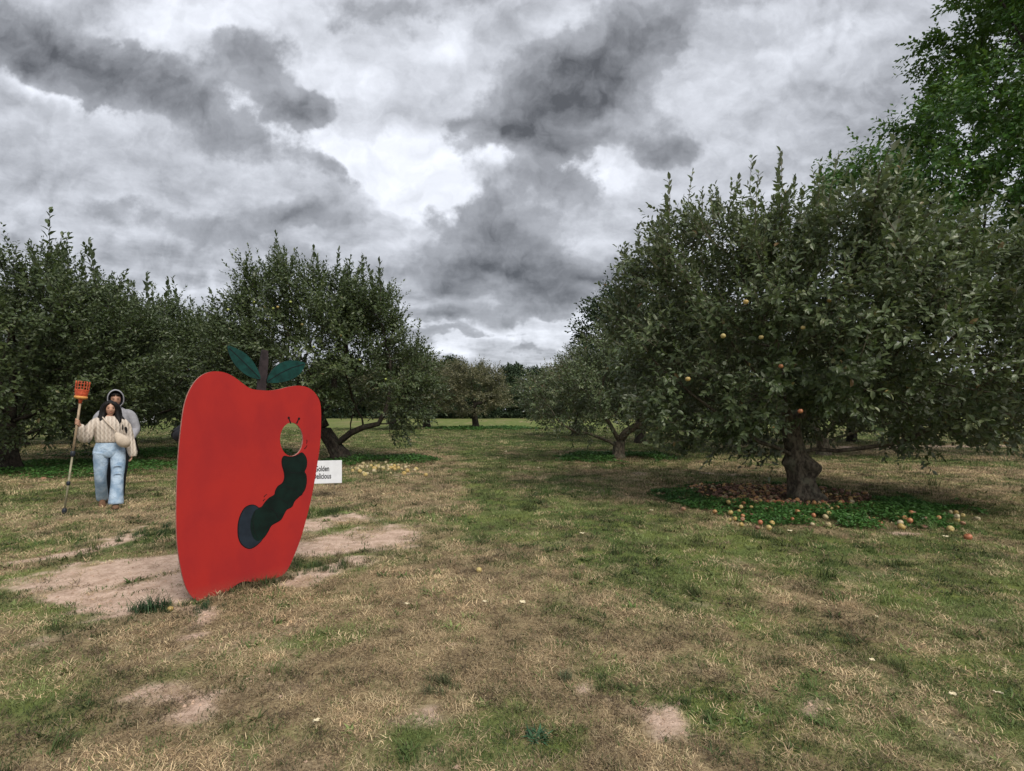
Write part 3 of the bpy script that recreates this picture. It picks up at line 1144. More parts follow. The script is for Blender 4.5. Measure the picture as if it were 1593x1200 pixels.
# --- the big old tree on the right
R1 = (4.95, 8.76, 0.0)
tree_r1, PR1, parR1, RR1 = build_tree(
    "apple_tree", R1, 21,
    [((0.1, 0.2, 2.85), (3.15, 2.7, 2.05)), ((-1.25, 0.3, 3.5), (1.7, 1.6, 1.6)), ((1.7, 0.4, 2.7), (2.1, 1.8, 1.7)), ((1.9, -0.6, 2.2), (2.3, 2.1, 1.7)), ((-1.6, 0.0, 2.2), (1.5, 1.7, 1.4))],
    [(0.02, 0, -0.06), (0.0, 0, 0.12), (-0.02, 0, 0.35), (-0.03, 0, 0.58), (-0.10, 0, 0.78), (-0.16, 0, 1.0), (-0.2, 0, 1.25)],
    [0.25, 0.22, 0.20, 0.205, 0.155, 0.145, 0.14],
    [(0.62, PI, 0.115, 0.10), (0.60, 4.9, 0.085, 0.12), (0.55, 5.9, 0.11, 0.13), (0.45, 0.3, 0.07, 0.12), (0.30, 4.4, 0.03, 0.10), (0.02, 5.6, 0.12, 0.15), (0.0, 3.9, 0.07, 0.14), (0.0, 1.5, 0.08, 0.15)],
    1900, (M_LEAF, M_BARK), 0.110, 14, 0.040, True, shoot_len=(0.22, 0.5), zmin=0.88, shell=0.30, n_shoots=70, r_tip=0.0055, clear=lambda p: (np.abs(p[:, 0] + 0.1) < 0.95) & (p[:, 1] < 0.7) & (p[:, 2] < 1.5), spike=(0.9, 1.6), inner=0.0135,
    extra_limbs=[(4, [(0.15, -0.1, 0.86), (0.45, -0.2, 0.84), (0.8, -0.35, 0.9), (1.15, -0.5, 0.98)]), (3, [(-0.3, -0.1, 0.8), (-0.55, -0.2, 0.9), (-0.9, -0.3, 1.0)]),
                 (None, [(-0.3, 0.0, 1.55), (-0.35, 0.0, 1.9), (-0.3, 0.05, 2.3)]), (None, [(0.1, 0.1, 1.5), (0.5, 0.15, 1.7), (1.0, 0.1, 1.85), (1.5, 0.0, 1.95)])])
tag(tree_r1, "large old apple tree with a burled trunk standing in a ring of fallen apples", "apple tree", ORCH)

# --- the open tree behind the apple board
L1 = (-5.3, 15.6, 0.0)
tree_l1, PL1, parL1, RL1 = build_tree(
    "apple_tree", L1, 33,
    [((-0.7, 0, 3.1), (3.1, 2.9, 2.45)), ((-1.3, -0.2, 3.9), (2.2, 2.0, 1.7)), ((1.2, 0, 2.2), (1.9, 1.8, 1.6))],
    [(0.15, 0, -0.05), (0.05, 0, 0.2), (-0.10, 0, 0.45), (-0.28, 0, 0.75), (-0.42, 0, 1.0)],
    [0.34, 0.26, 0.24, 0.23, 0.21], [(0.3, 0.5, 0.08, 0.15), (0.02, 0.0, 0.10, 0.16), (0.6, 5.5, 0.06, 0.12)],
    900, (M_LEAF_DARK, M_BARK_DARK), 0.115, 12, 0.044, False, shoot_len=(0.3, 0.75), zmin=lambda x: 1.5 - 0.75 * sstep(x, 0.3, 1.6), shell=0.33, gaps=0.20, n_shoots=90, spike=(1.1, 1.9), upright=0.75, inner=0.0145,
    extra_limbs=[(2, [(0.15, -0.1, 0.62), (0.45, -0.15, 0.85), (0.85, -0.2, 1.02), (1.3, -0.2, 1.12)]), (None, [(-0.6, 0, 1.35), (-0.8, 0, 1.7)])])
tag(tree_l1, "open apple tree with upright shoots behind the red apple board and the variety sign", "apple tree", ORCH)

# --- the row on the left
TRUNK_S = [(0.05, 0, -0.05), (0.0, 0, 0.25), (-0.05, 0.02, 0.55), (-0.05, 0.0, 0.9), (0.0, 0.0, 1.2)]
TRAD_S = [0.30, 0.21, 0.19, 0.18, 0.16]
BUMP_S = [(0.4, 5.0, 0.06, 0.12), (0.0, 4.5, 0.08, 0.14)]
tree_a, PA, _, _ = build_tree(
    "apple_tree", (-12.7, 13.0, 0), 41, [((0.2, 0, 2.85), (3.5, 3.0, 2.3)), ((-0.6, 0, 3.5), (2.4, 2.2, 1.75))], TRUNK_S, TRAD_S, BUMP_S,
    1000, (M_LEAF_DARK, M_BARK_DARK), 0.11, 12, 0.046, False, shoot_len=(0.3, 0.65), zmin=0.58, n_shoots=70, spike=(1.1, 1.9), upright=0.7, inner=0.0145)
tag(tree_a, "dense dark apple tree cut by the edge of the frame, beside the couple", "apple tree", ORCH)
tree_c, PC, _, _ = build_tree(
    "apple_tree", (-12.9, 17.4, 0), 52, [((0, 0, 2.85), (3.4, 3.0, 2.2)), ((0.7, 0, 3.2), (2.3, 2.2, 1.6))], TRUNK_S, TRAD_S, BUMP_S,
    900, (M_LEAF_DARK, M_BARK_DARK), 0.115, 12, 0.048, False, shoot_len=(0.3, 0.65), zmin=0.95, n_shoots=60, spike=(1.1, 1.9), upright=0.7, inner=0.0145)
tag(tree_c, "dark leafy apple tree directly behind the woman and the hooded man", "apple tree", ORCH)
tree_d = copy_tree(tree_a, (-15.2, 25.0, 0), 2.1, 1.06)
tag(tree_d, "apple tree beyond the hooded man, seen between him and the red board", "apple tree", ORCH)
tree_e = copy_tree(tree_c, (-21.5, 22.5, 0), 1.2, 1.05)
tag(tree_e, "apple tree in the second row, mostly hidden behind the dense dark tree", "apple tree", ORCH)

# --- second tree on the right, low limb reaching left
tree_i, PI_, _, _ = build_tree(
    "apple_tree", (3.36, 16.2, 0), 63, [((-1.3, -0.2, 1.95), (1.95, 1.8, 1.1)), ((-0.7, 0, 2.6), (1.0, 1.2, 1.0)), ((1.5, 0.2, 2.9), (2.7, 2.2, 2.1)), ((0.5, 0, 2.9), (1.5, 1.8, 1.6))],
    [(0.0, 0, -0.05), (0.0, 0, 0.15), (0.0, 0, 0.35), (0.03, 0, 0.55)], [0.27, 0.19, 0.18, 0.17], [(0.1, 4.2, 0.05, 0.1)],
    750, (M_LEAF, M_BARK), 0.108, 12, 0.046, False, shoot_len=(0.25, 0.6), zmin=0.85, n_shoots=22, upright=0.45, inner=0.0145,
    extra_limbs=[(2, [(-0.3, -0.1, 0.55), (-0.65, -0.15, 0.68), (-1.0, -0.2, 0.82), (-1.3, -0.25, 0.8), (-1.6, -0.3, 0.98), (-1.9, -0.3, 1.15)]),
                 (3, [(-0.15, 0, 0.85), (-0.35, -0.05, 1.2), (-0.6, -0.1, 1.5)]), (3, [(0.25, 0, 0.85), (0.6, 0, 1.05), (1.0, 0, 1.2)])])
tag(tree_i, "pale leaved apple tree with a low crooked limb, behind the large old tree", "apple tree", ORCH)

# --- trees behind the big one
tree_l = copy_tree(tree_i, (10.6, 17.5, 0), 2.6, 1.05)
tag(tree_l, "apple tree seen under and behind the boughs of the large old tree", "apple tree", ORCH)
tree_m = copy_tree(tree_c, (16.5, 25.0, 0), 0.7, 0.95)
tag(tree_m, "apple tree further back behind the large old tree, near the parked dark car", "apple tree", ORCH)

# --- broad dark tree showing over the second right tree
TR_T = [(0.0, 0, -0.05), (0.0, 0, 0.6), (0.03, 0.02, 1.3), (0.0, 0.05, 2.0)]
tree_j, _, _, _ = build_tree(
    "shade_tree", (6.0, 24.0, 0), 71, [((0, 0, 4.6), (3.0, 2.8, 2.9)), ((0.8, 0, 5.5), (2.0, 2.0, 1.9))], TR_T, [0.3, 0.22, 0.2, 0.18], [],
    520, (M_LEAF_WOOD, M_BARK_DARK), 0.2, 9, 0.085, False, shoot_len=(0.35, 0.7), zmin=1.8, upright=0.2, step=0.36, kill=0.5, twig=False, inner=0.016)
tag(tree_j, "dark broad-leaved tree rising behind the pale apple tree with the crooked limb", "tree")

# --- tall bright green tree on the right edge
tree_k, _, _, _ = build_tree(
    "shade_tree", (17.6, 16.8, 0), 85,
    [((0, 0, 8.2), (5.4, 4.6, 4.2)), ((-3.2, -0.6, 7.2), (2.9, 2.4, 1.7)), ((1.2, 0, 13.5), (4.2, 3.8, 4.0)), ((-2.3, -1.0, 10.6), (2.2, 2.0, 1.3)), ((-2.0, -0.5, 14.6), (1.9, 1.6, 0.8)), ((1.0, 0, 16.5), (3.0, 3.0, 2.2)), ((-5.6, -1.0, 8.6), (2.6, 2.0, 1.25)), ((-4.0, -1.5, 10.2), (1.6, 1.5, 1.0))],
    [(0.1, 0, -0.05), (0.0, 0, 1.0), (0.0, 0.05, 2.2), (0.1, 0.0, 3.4), (0.05, 0.0, 4.6), (0.1, 0.0, 5.8)], [0.55, 0.40, 0.36, 0.33, 0.30, 0.28], [(0.0, 4.0, 0.15, 0.3)],
    1500, (M_LEAF_SHADE, M_BARK_DARK), 0.19, 13, 0.072, False, shoot_len=(0.35, 0.75), zmin=4.0, shell=0.25, gaps=0.31, upright=0.1, step=0.42, kill=0.55, twig=False, inner=0.017, droop=0.45)
tag(tree_k, "tall bright green shade tree rising above the large old apple tree", "tree")

# --- far apple trees at the end of the grass lane
tree_f, _, _, _ = build_tree(
    "apple_tree", (-3.1, 43.0, 0), 91, [((0, 0, 3.3), (2.9, 2.6, 2.3)), ((0.4, 0, 2.5), (2.7, 2.4, 1.3))],
    [(0.1, 0, -0.05), (0.05, 0, 0.4), (0.0, 0, 0.8), (-0.05, 0, 1.2)], [0.36, 0.27, 0.25, 0.23], [],
    420, (M_LEAF_GREY, M_BARK_DARK), 0.17, 12, 0.075, False, shoot_len=(0.3, 0.7), zmin=1.15, upright=0.4, step=0.34, kill=0.5, twig=False, inner=0.016)
tag(tree_f, "small greyish brown apple tree at the end of the grass lane, trunk bare", "apple tree", ORCH)
for (x, y, rz, s, lab) in [(-8.0, 48.0, 1.3, 1.15, "greyish far apple tree with a short trunk just beside the bare-trunked one"),
                           (-9.4, 41.0, 2.2, 1.1, "far apple tree mostly hidden by the open tree behind the board"),
                           (3.9, 31.0, 3.3, 0.85, "far apple tree half hidden behind the tree with the crooked limb")]:
    t = copy_tree(tree_f, (x, y, 0), rz, s)
    tag(t, lab, "apple tree", ORCH)


# --- the woods beyond the field
def woodland_tree(seed, h, rad):
    rng = np.random.default_rng(seed)
    root = empty("woodland_tree", (0, 0, 0))
    tb = Tubes()
    tb.tube(np.array([(0, 0, -0.1), (0.05, 0, h * 0.3), (0, 0.1, h * 0.6), (0, 0, h * 0.9)]), np.array([0.28, 0.22, 0.14, 0.05]), 7)
    lim = []
    for i in range(14):
        z = h * rng.uniform(0.22, 0.8)
        a = rng.uniform(0, 2 * PI)
        rr = rad * rng.uniform(0.5, 0.95) * (1.1 - 0.75 * abs(z / h - 0.45))
        e = np.array([rr * math.cos(a), rr * math.sin(a), z + rr * 0.5])
        tb.tube(np.array([(0, 0, z), e * np.array([.5, .5, 1]) - np.array([0, 0, rr * 0.2]), e]), np.array([0.09, 0.06, 0.03]), 4)
        lim.append(e)
    link("trunk", tb.mesh("trunk", M_BARK_DARK), root)
    # clumps of leaves
    nc = 70
    cz = rng.uniform(0.02, 0.97, nc)
    prof = np.sqrt(np.clip(1 - ((np.maximum(cz, 0.42) - 0.42) / 0.58) ** 2, 0.02, 1))
    ca_ = rng.uniform(0, 2 * PI, nc)
    cr = rad * prof * rng.uniform(0.35, 0.95, nc)
    cc = np.stack([cr * np.cos(ca_), cr * np.sin(ca_), cz * h], -1)
    cc = np.concatenate([cc, np.array(lim)])
    n = 5600
    k = rng.integers(0, len(cc), n)
    off = unit(rng.normal(size=(n, 3))) * (rng.uniform(size=(n, 1)) ** 0.4) * np.array([0.95, 0.95, 0.7]) * rad * 0.36
    p = cc[k] + off
    tone = np.clip(rng.normal(0.4, 0.15, len(cc))[k] + rng.normal(0, 0.13, n), 0, 1)
    nr = unit(off + rng.normal(0, 0.5, (n, 3)) + np.array([0, 0, 0.5]))
    ax = rng.normal(0, 1, (n, 3))
    v, f, tn = leaves(p, ax, nr, rng.uniform(0.42, 0.78, n), False, tone)
    link("crown", np_mesh("crown", v, [f], M_LEAF_WOOD, False, None, tn), root)["kind"] = "stuff"
    return root


WG = "trees of the far woods"
protos = [woodland_tree(201, 12.0, 3.6), woodland_tree(202, 11.0, 4.0), woodland_tree(203, 13.5, 3.4), woodland_tree(204, 9.5, 3.3)]
wr = np.random.default_rng(300)
spots = []
for i, x in enumerate(np.arange(-135, 150, 5.2)):
    spots.append((x + wr.uniform(-1.2, 1.2), 108 + wr.uniform(-5, 6) + 0.0016 * x * x, int(wr.integers(0, 4)), wr.uniform(0.78, 1.02)))
for i, x in enumerate(np.arange(-60, 75, 5.0)):
    spots.append((x + wr.uniform(-1.5, 1.5), 122 + wr.uniform(-3, 3), int(wr.integers(0, 4)), wr.uniform(0.9, 1.12)))
spots.append((-13.2, 112, 2, 1.0))
used = set()
for (x, y, k, s) in spots:
    if k in used:
        t = copy_tree(protos[k], (x, y, 0), wr.uniform(0, 6.28), s)
    else:
        used.add(k)
        t = protos[k]
        t.location = (x, y, 0)
        t.scale = (s,) * 3
    tag(t, "dark green tree in the unbroken woods beyond the far end of the field", "tree", WG)
tag(t, "tallest dark tree of the woods, peaking above the far greyish apple trees", "tree", WG)


# --- apples still hanging (parts of their trees)
def apple_mesh(name, mat, squash=0.9):
    prof = [(0.0, 0.62), (0.16, 0.74), (0.42, 0.86), (0.74, 0.74), (0.95, 0.40), (1.0, 0.05), (0.93, -0.32), (0.72, -0.66), (0.45, -0.86), (0.2, -0.88), (0.0, -0.78)]
    k = 10
    th = np.arange(k) * 2 * PI / k
    rings = np.array([[(max(r, 0.01) * math.cos(a), max(r, 0.01) * math.sin(a), z * squash) for a in th] for r, z in prof])
    tb = Tubes()
    tb.loft(rings, True)
    tb.tube(np.array([(0, 0, 0.5), (0.03, 0.0, 0.8), (0.12, 0.02, 1.05)]), np.array([0.05, 0.04, 0.05]), 4)
    return tb.mesh(name, mat)


def apple_mat(name, c0, c1, c2, spots_=0.8):
    m, T, b, out = new_mat(name)
    oc = T.node("ShaderNodeTexCoord").outputs["Object"]
    info = T.node("ShaderNodeObjectInfo").outputs["Random"]
    shift = T.vmath('ADD', oc, T.xyz(T.math('MULTIPLY', info, 40.0), 0.0, 0.0))
    n = T.noise(shift, 1.1, 3, 0.5)
    n2 = T.noise(shift, 4.5, 5, 0.65)
    c = T.mix(T.smooth(T.math('MULTIPLY_ADD', T.math('SUBTRACT', info, 0.5), 0.5, n), 0.38, 0.66), (*c0, 1), (*c1, 1))
    c = T.mix(T.smooth(n2, 0.50, 0.70, 0, spots_), c, (*c2, 1))
    T.put(b.inputs["Base Color"], c)
    b.inputs["Roughness"].default_value = 0.42
    b.inputs["Specular IOR Level"].default_value = 0.4
    return m


M_AP_Y = apple_mat("golden_apple", (0.42, 0.30, 0.10), (0.46, 0.37, 0.15), (0.17, 0.085, 0.04))
M_AP_O = apple_mat("blushed_apple", (0.46, 0.25, 0.10), (0.42, 0.15, 0.075), (0.16, 0.065, 0.035), 0.8)
M_AP_B = apple_mat("rotting_apple", (0.20, 0.095, 0.065), (0.32, 0.17, 0.10), (0.42, 0.30, 0.17), 0.6)
M_AP_G = apple_mat("green_apple", (0.30, 0.36, 0.09), (0.38, 0.42, 0.12), (0.32, 0.26, 0.08), 0.3)
M_AP_P = apple_mat("pale_apple", (0.40, 0.33, 0.18), (0.47, 0.40, 0.25), (0.26, 0.16, 0.085), 0.75)
AP = {k: apple_mesh("apple", m, q) for k, m, q in (("y", M_AP_Y, 0.92), ("o", M_AP_O, 0.88), ("b", M_AP_B, 0.72), ("g", M_AP_G, 0.95), ("p", M_AP_P, 0.85))}

ar = np.random.default_rng(88)


def hang(tree, loc, P_, R, pix, kinds, dist):
    """fruit near the outside of the crown, on the nearest twig to where it is seen"""
    for (px, py) in pix:
        d = dist + ar.uniform(-0.3, 0.3)
        w = np.array([(px - HX) / FPX * d, d, CAM_H - (py - HY) / FPX * d]) - np.array(loc)
        link("apple", AP[kinds[int(ar.integers(0, len(kinds)))]], tree, w, (ar.normal(0, .3), ar.normal(0, .3), ar.uniform(0, 6)), ar.uniform(0.028, 0.036))


hang(tree_r1, R1, PR1, RR1, [(1249, 510), (1305, 497), (1125, 523), (1478, 510), (1477, 477), (1290, 468), (1393, 450), (1184, 525), (1330, 560), (1215, 570), (1070, 590), (1160, 470), (1430, 560), (1245, 640), (1520, 600), (1380, 610)], "yyoy", 6.9)
hang(tree_l1, L1, PL1, RL1, [(425, 480), (432, 478), (420, 495), (413, 500), (407, 492), (355, 482), (410, 508), (530, 522), (470, 505), (395, 470), (560, 560), (452, 470), (488, 540), (600, 590)], "gyg", 13.1)

# ------------------------------------------------------------------ low green cover and dead leaves round the trunks
def cover_patch(name, label, cx, cy, rx, ry, n, size, h, mat, seed, keep, flat=False, kindname="stuff"):
    rng = np.random.default_rng(seed)
    a = rng.uniform(0, 2 * PI, n)
    r = np.sqrt(rng.uniform(0, 1, n)) * 1.12
    x, y = cx + rx * r * np.cos(a), cy + ry * r * np.sin(a)
    wob = 0.86 + 0.34 * (fbm(x, y, 1.3, 3, seed) - 0.5) * 2
    ok = (r < wob) & keep(x, y, r, a, rng)
    x, y, r = x[ok], y[ok], r[ok]
    n = len(x)
    mound = h * (0.35 + 1.0 * fbm(x, y, 2.2, 3, seed + 3)) * sstep(1.15 - r / np.maximum(wob[ok], .3), 0.05, 0.45)
    z = gz(x, y) + (0.006 + mound * (1 - rng.uniform(0, 1, n) ** 2 * 0.85) if not flat else rng.uniform(0.004, 0.03, n))
    az = rng.uniform(0, 2 * PI, n)
    ax = np.stack([np.cos(az), np.sin(az), rng.normal(0.05 if flat else 0.25, 0.3, n)], -1)
    nr = np.stack([rng.normal(0, 0.45, n), rng.normal(0, 0.45, n), np.ones(n)], -1)
    tone = np.clip(0.42 + 0.9 * (fbm(x, y, 2.6, 3, seed + 9) - 0.5) + rng.normal(0, 0.16, n), 0, 1)
    v, f, tn = leaves(np.stack([x, y, z], -1), ax, nr, size * rng.uniform(0.6, 1.3, n), False, tone)
    o = link(name, np_mesh(name, v, [f], mat, False, None, tn))
    tag(o, label, None, None, kindname)
    return o


CX, CY = R1[0] + 0.0, R1[1] - 0.1


def ring_keep(x, y, r, a, rng):
    # lush at the front, right and outer left; bare leaf litter and fruit close in and behind
    dx, dy = x - CX, y - CY
    inner = np.hypot((dx + 0.15) / 1.72, (dy - 0.5) / 1.5)
    lim = 0.92 + 0.5 * (fbm(x, y, 1.5, 3, 5) - 0.5)
    back = (dy > 1.1) & (fbm(x, y, 1.7, 3, 8) > 0.47)
    right_gap = (dx > 0.4) & (dx < 1.9) & (dy > -0.1) & (dy < 1.3)
    edge = fbm(x, y, 2.4, 3, 15) > 0.30 + 0.30 * np.clip(r - 0.55, 0, 1)
    return (inner > lim) & ~back & ~right_gap & edge


cover_patch("ground_cover", "lush low green weeds in a ring round the burled trunk of the large old tree", CX - 0.15, CY, 2.5, 2.3, 68000, 0.050, 0.12, M_COVER, 3, ring_keep)
cover_patch("leaf_litter", "brown dead leaves and trampled fruit on the soil round the burled trunk", CX - 0.35, CY + 0.3, 2.0, 1.85, 15000, 0.055, 0.0, M_DEAD, 4,
            lambda x, y, r, a, rng: fbm(x, y, 2.0, 3, 2) > 0.25, True)
cover_patch("ground_cover", "low dark green weeds round the foot of the apple tree with the crooked limb", 3.4, 16.4, 2.45, 1.7, 16000, 0.075, 0.15, M_COVER, 6,
            lambda x, y, r, a, rng: (np.hypot((x - 3.7) / 0.6, (y - 15.6) / 0.9) > 1) & (fbm(x, y, 1.2, 3, 7) > 0.28))
cover_patch("ground_cover", "low green weeds to the right of the trunk behind the variety sign", -4.0, 15.6, 2.3, 1.5, 11000, 0.075, 0.14, M_COVER, 9,
            lambda x, y, r, a, rng: (fbm(x, y, 1.0, 3, 17) > 0.42) & (x > -5.9))
cover_patch("ground_cover", "low dark weeds under the bare-trunked far apple tree", -2.2, 43.0, 5.2, 3.2, 9000, 0.16, 0.22, M_COVER, 10,
            lambda x, y, r, a, rng: fbm(x, y, 0.7, 3, 27) > 0.40)
cover_patch("ground_cover", "deep green weeds in the shade of the dense dark tree beside the couple", -12.0, 13.4, 4.6, 2.6, 24000, 0.075, 0.13, M_COVER, 12,
            lambda x, y, r, a, rng: fbm(x, y, 0.8, 3, 37) > 0.33)
cover_patch("ground_cover", "green weeds in the shade of the tree directly behind the couple", -11.6, 18.2, 4.6, 2.2, 14000, 0.09, 0.14, M_COVER, 14,
            lambda x, y, r, a, rng: fbm(x, y, 0.8, 3, 47) > 0.36)

# ------------------------------------------------------------------ fallen apples: the largest ones each an object, the rest one mass
fr = np.random.default_rng(19)
RINGLAB = {
    "y": "golden fallen apple in the ring under the large old apple tree",
    "o": "orange blushed fallen apple in the ring under the large old apple tree",
    "b": "brown rotting fallen apple in the ring under the large old apple tree",
    "p": "pale cream fallen apple in the ring under the large old apple tree",
    "g": "green fallen apple in the ring under the large old apple tree"}
AG = "fallen apples in the grass"
n_app = 0


def fallen(kind, x, y, s, label):
    global n_app
    z = float(gz(x, y)) + s * 0.60 + (fr.uniform(0, 0.07) if 'ring' in label and label.startswith(('golden', 'orange bl', 'brown r', 'pale cream', 'green f')) else 0.0)
    o = link("fallen_apple", AP[kind], None, (x, y, z), (fr.uniform(-1.3, 1.3), fr.uniform(-1.3, 1.3), fr.uniform(0, 6.28)), s)
    tag(o, label, "apple", AG)
    n_app += 1
    return o


special = [  # pixel, kind, radius, label
    (1229, 801, "g", 0.040, "bright green fallen apple at the front of the ring under the large tree"),
    (1402, 820, "y", 0.046, "golden apple beside the small bare patch in front of the ring"),
    (1506, 836, "o", 0.044, "orange apple lying furthest out in the mown grass, right of the ring"),
    (1252, 803, "p", 0.040, "pale apple just right of the bright green one at the ring front"),
    (1142, 777, "y", 0.042, "yellow apple on the litter at the left front of the ring"),
    (1520, 805, "p", 0.038, "pale flattened apple in the grass at the far right of the ring"),
    (1478, 822, "y", 0.043, "yellow apple at the right tip of the ring, before the outermost ones"),
    (1369, 814, "o", 0.042, "orange apple among the weeds left of the small bare patch"),
    (1438, 820, "b", 0.042, "brownish rotting apple right of the small bare patch"),
    (1168, 803, "o", 0.038, "orange apple at the left front edge of the weeds"),
    (1488, 808, "y", 0.042, "yellow apple behind the others at the right tip of the ring"),
    (1288, 817, "p", 0.040, "pale greenish apple among the front weeds left of the bare patch"),
    (745, 888, "y", 0.028, "lone yellow apple in the mown grass in the middle of the lane"),
    (98, 752, "p", 0.05, "pale apple lying in the grass left of the picking pole"),
    (68, 744, "b", 0.05, "brownish apple in shaded grass near the left edge"),
    (872, 706, "p", 0.045, "pale apple in the grass left of the dark weeds under the crooked limb"),
    (787, 702, "p", 0.06, "pale apple alone on the grass lane beyond the straw"),
    (265, 949, "y", 0.022, "small yellow apple in front of the red board by the grass clump"),
]
for px, py, k, s, lab in special:
    x, y = G(px, py + 3)
    fallen(k, x, y, s, lab)
# heap in the ring
cand = []
while len(cand) < 640:
    a, r = fr.uniform(0, 2 * PI), math.sqrt(fr.uniform())
    x, y = CX - 0.3 + 1.8 * r * math.cos(a), CY + 0.4 + 1.5 * r * math.sin(a)
    w = 0.55 + 0.9 * (float(fbm(x, y, 1.6, 3, 61)) - 0.4)
    if math.hypot(x - R1[0], y - R1[1]) < 0.36 or fr.uniform() > w:
        continue
    cand.append((x, y))
for _ in range(60):      # loose orange cluster at the left front, others along the front
    x, y = G(fr.normal(1190, 42), fr.normal(786, 8))
    cand.insert(0, (x, y))
for _ in range(42):
    x, y = G(fr.uniform(1120, 1500), fr.normal(812, 9))
    cand.insert(0, (x, y))
cand.sort(key=lambda p: p[1])
kinds = []
for i, (x, y) in enumerate(cand):
    front_ = y < CY - 0.6
    pr = [0.28, 0.30, 0.24, 0.14, 0.04] if front_ else [0.08, 0.27, 0.55, 0.10, 0.0]
    kinds.append(["y", "o", "b", "p", "g"][int(fr.choice(5, p=pr))])
rest = {k: [] for k in AP}
for i, ((x, y), k) in enumerate(zip(cand, kinds)):
    s = fr.uniform(0.026, 0.039)
    if i < 205:
        fallen(k, x, y, s, RINGLAB[k])
    else:
        rest[k].append((x, y, s))
# the pile by the sign tree
for _ in range(46):
    x, y = G(fr.normal(600, 32), fr.normal(731, 4.5))
    fallen("y" if fr.uniform() < 0.55 else "p", x, y, fr.uniform(0.042, 0.062), "yellow fallen apple in the loose pile right of the variety sign")
# windfalls thinly spread further out
far = [(640, 742, 60, 14), (700, 700, 60, 20), (230, 715, 30, 12), (250, 735, 20, 20), (900, 712, 60, 14), (1010, 745, 60, 12), (1120, 735, 60, 14), (1480, 750, 80, 25), (230, 660, 30, 8), (760, 668, 40, 4), (840, 690, 50, 14), (60, 665, 60, 8), (580, 690, 40, 8), (1400, 722, 90, 8), (1060, 765, 30, 10), (1340, 740, 60, 12)]
i = 0
while n_app < 297:
    px, py, sx, sy = far[i % len(far)]
    i += 1
    yy = fr.normal(py, sy)
    if yy < 655:
        continue
    x, y = G(fr.normal(px, sx), yy)
    s = fr.uniform(0.026, 0.040)
    side = "left of the red board, near the couple" if x < -0.25 * y and x < -3.2 else ("along the open lane between the tree rows" if x < 0.2 * y else "between the trees on the right")
    fallen("p", x, y, s, "pale windfall apple lying in the grass " + side)
rv, rq, rt, rm, nb = [], [], [], [], 0
base_me = {k: (np.array([v.co[:] for v in AP[k].vertices]), np.array([p.vertices[:] for p in AP[k].polygons if len(p.vertices) == 4]), np.array([p.vertices[:] for p in AP[k].polygons if len(p.vertices) == 3])) for k in AP}
for k, lst in rest.items():
    V, Q, T3 = base_me[k]
    for (x, y, s) in lst:
        Rm = np.array(Matrix.Rotation(fr.uniform(0, 6.28), 3, Vector(fr.normal(size=3)).normalized()))
        rv.append(V @ Rm.T * s + np.array([x, y, float(gz(x, y)) + s * 0.75]))
        rq.append(Q + nb)
        rt.append(T3 + nb)
        nb += len(V)
order = list(AP)
mi = []
for k, lst in rest.items():
    mi += [order.index(k)] * (len(lst) * len(base_me[k][1]))
for k, lst in rest.items():
    mi += [order.index(k)] * (len(lst) * len(base_me[k][2]))
o = link("fallen_apples", np_mesh("fallen_apples", np.concatenate(rv), [np.concatenate(rq), np.concatenate(rt)], [AP[k].materials[0] for k in order], True, mi))
tag(o, "mass of small rotting windfalls at the back of the ring under the large tree", None, None, "stuff")


# ------------------------------------------------------------------ pale dry leaves in the near grass
M_DRYLEAF = plain("dry_pale_leaf", (0.62, 0.55, 0.38), 0.8, 0.2, 0.25, 25)


def dry_leaf(px, py, L, w, rz, label, curl=0.3):
    x, y = G(px, py)
    t = np.linspace(0, 1, 7)
    rows = []
    for u in t:
        hw = w * math.sin(PI * min(max(u, 0.04), 0.96)) ** 0.7 / 2
        zc = 0.018 + curl * L * (u - 0.5) ** 2
        for sd in (-1, -0.5, 0, 0.5, 1):
            rows.append(((u - 0.5) * L + 0.006 * math.sin(9 * u + 4 * sd), hw * sd, zc + abs(sd) * w * 0.25 + 0.004 * math.sin(13 * u + sd * 3)))
    f = [(r * 5 + c, r * 5 + c + 1, (r + 1) * 5 + c + 1, (r + 1) * 5 + c) for r in range(6) for c in range(4)]
    o = link("dry_leaf", np_mesh("dry_leaf", np.array(rows), [np.array(f)], M_DRYLEAF, True), None, (x, y, float(gz(x, y)) + 0.012), (0.15, 0.1, rz))
    tag(o, label, "leaf", "dry leaves in the near grass")


for spec in [(812, 946, 0.055, 0.045, 0.6, "large pale dry leaf in the grass in front of the lane"), (753, 943, 0.04, 0.02, 0.2, "narrow curled pale leaf just left of the large pale dry leaf"),
             (1480, 1085, 0.05, 0.025, 0.2, "pale dry leaf in the right foreground grass"), (1363, 966, 0.035, 0.025, 1.2, "small pale leaf on the green band right of the lane"),
             (1355, 1032, 0.045, 0.025, 0.4, "pale leaf in the brown grass below the green band"), (1552, 1085, 0.045, 0.03, 2.4, "pale leaf nearest the right edge of the foreground"),
             (1013, 797, 0.07, 0.03, 0.3, "pale leaf on the lane left of the weed ring"), (905, 835, 0.07, 0.03, 0.1, "pale leaf lying flat in the middle of the lane"),
             (1228, 830, 0.08, 0.035, 0.1, "tan leaf in the grass in front of the weed ring"), (490, 1130, 0.04, 0.018, 0.9, "thin straw coloured leaf in the foreground below the board"),
             (1470, 838, 0.09, 0.035, 0.0, "curled tan leaf left of the outermost orange apple"), (632, 945, 0.045, 0.016, 0.1, "thin pale leaf in the grass right of the board")]:
    dry_leaf(*spec)

# ------------------------------------------------------------------ the red apple board
BD = unit(BOARD_B - BOARD_A)
BN = np.array([BD[1], -BD[0]])            # towards the camera
BOARD_RZ = math.atan2(BD[1], BD[0])
BOARD_T = 0.019


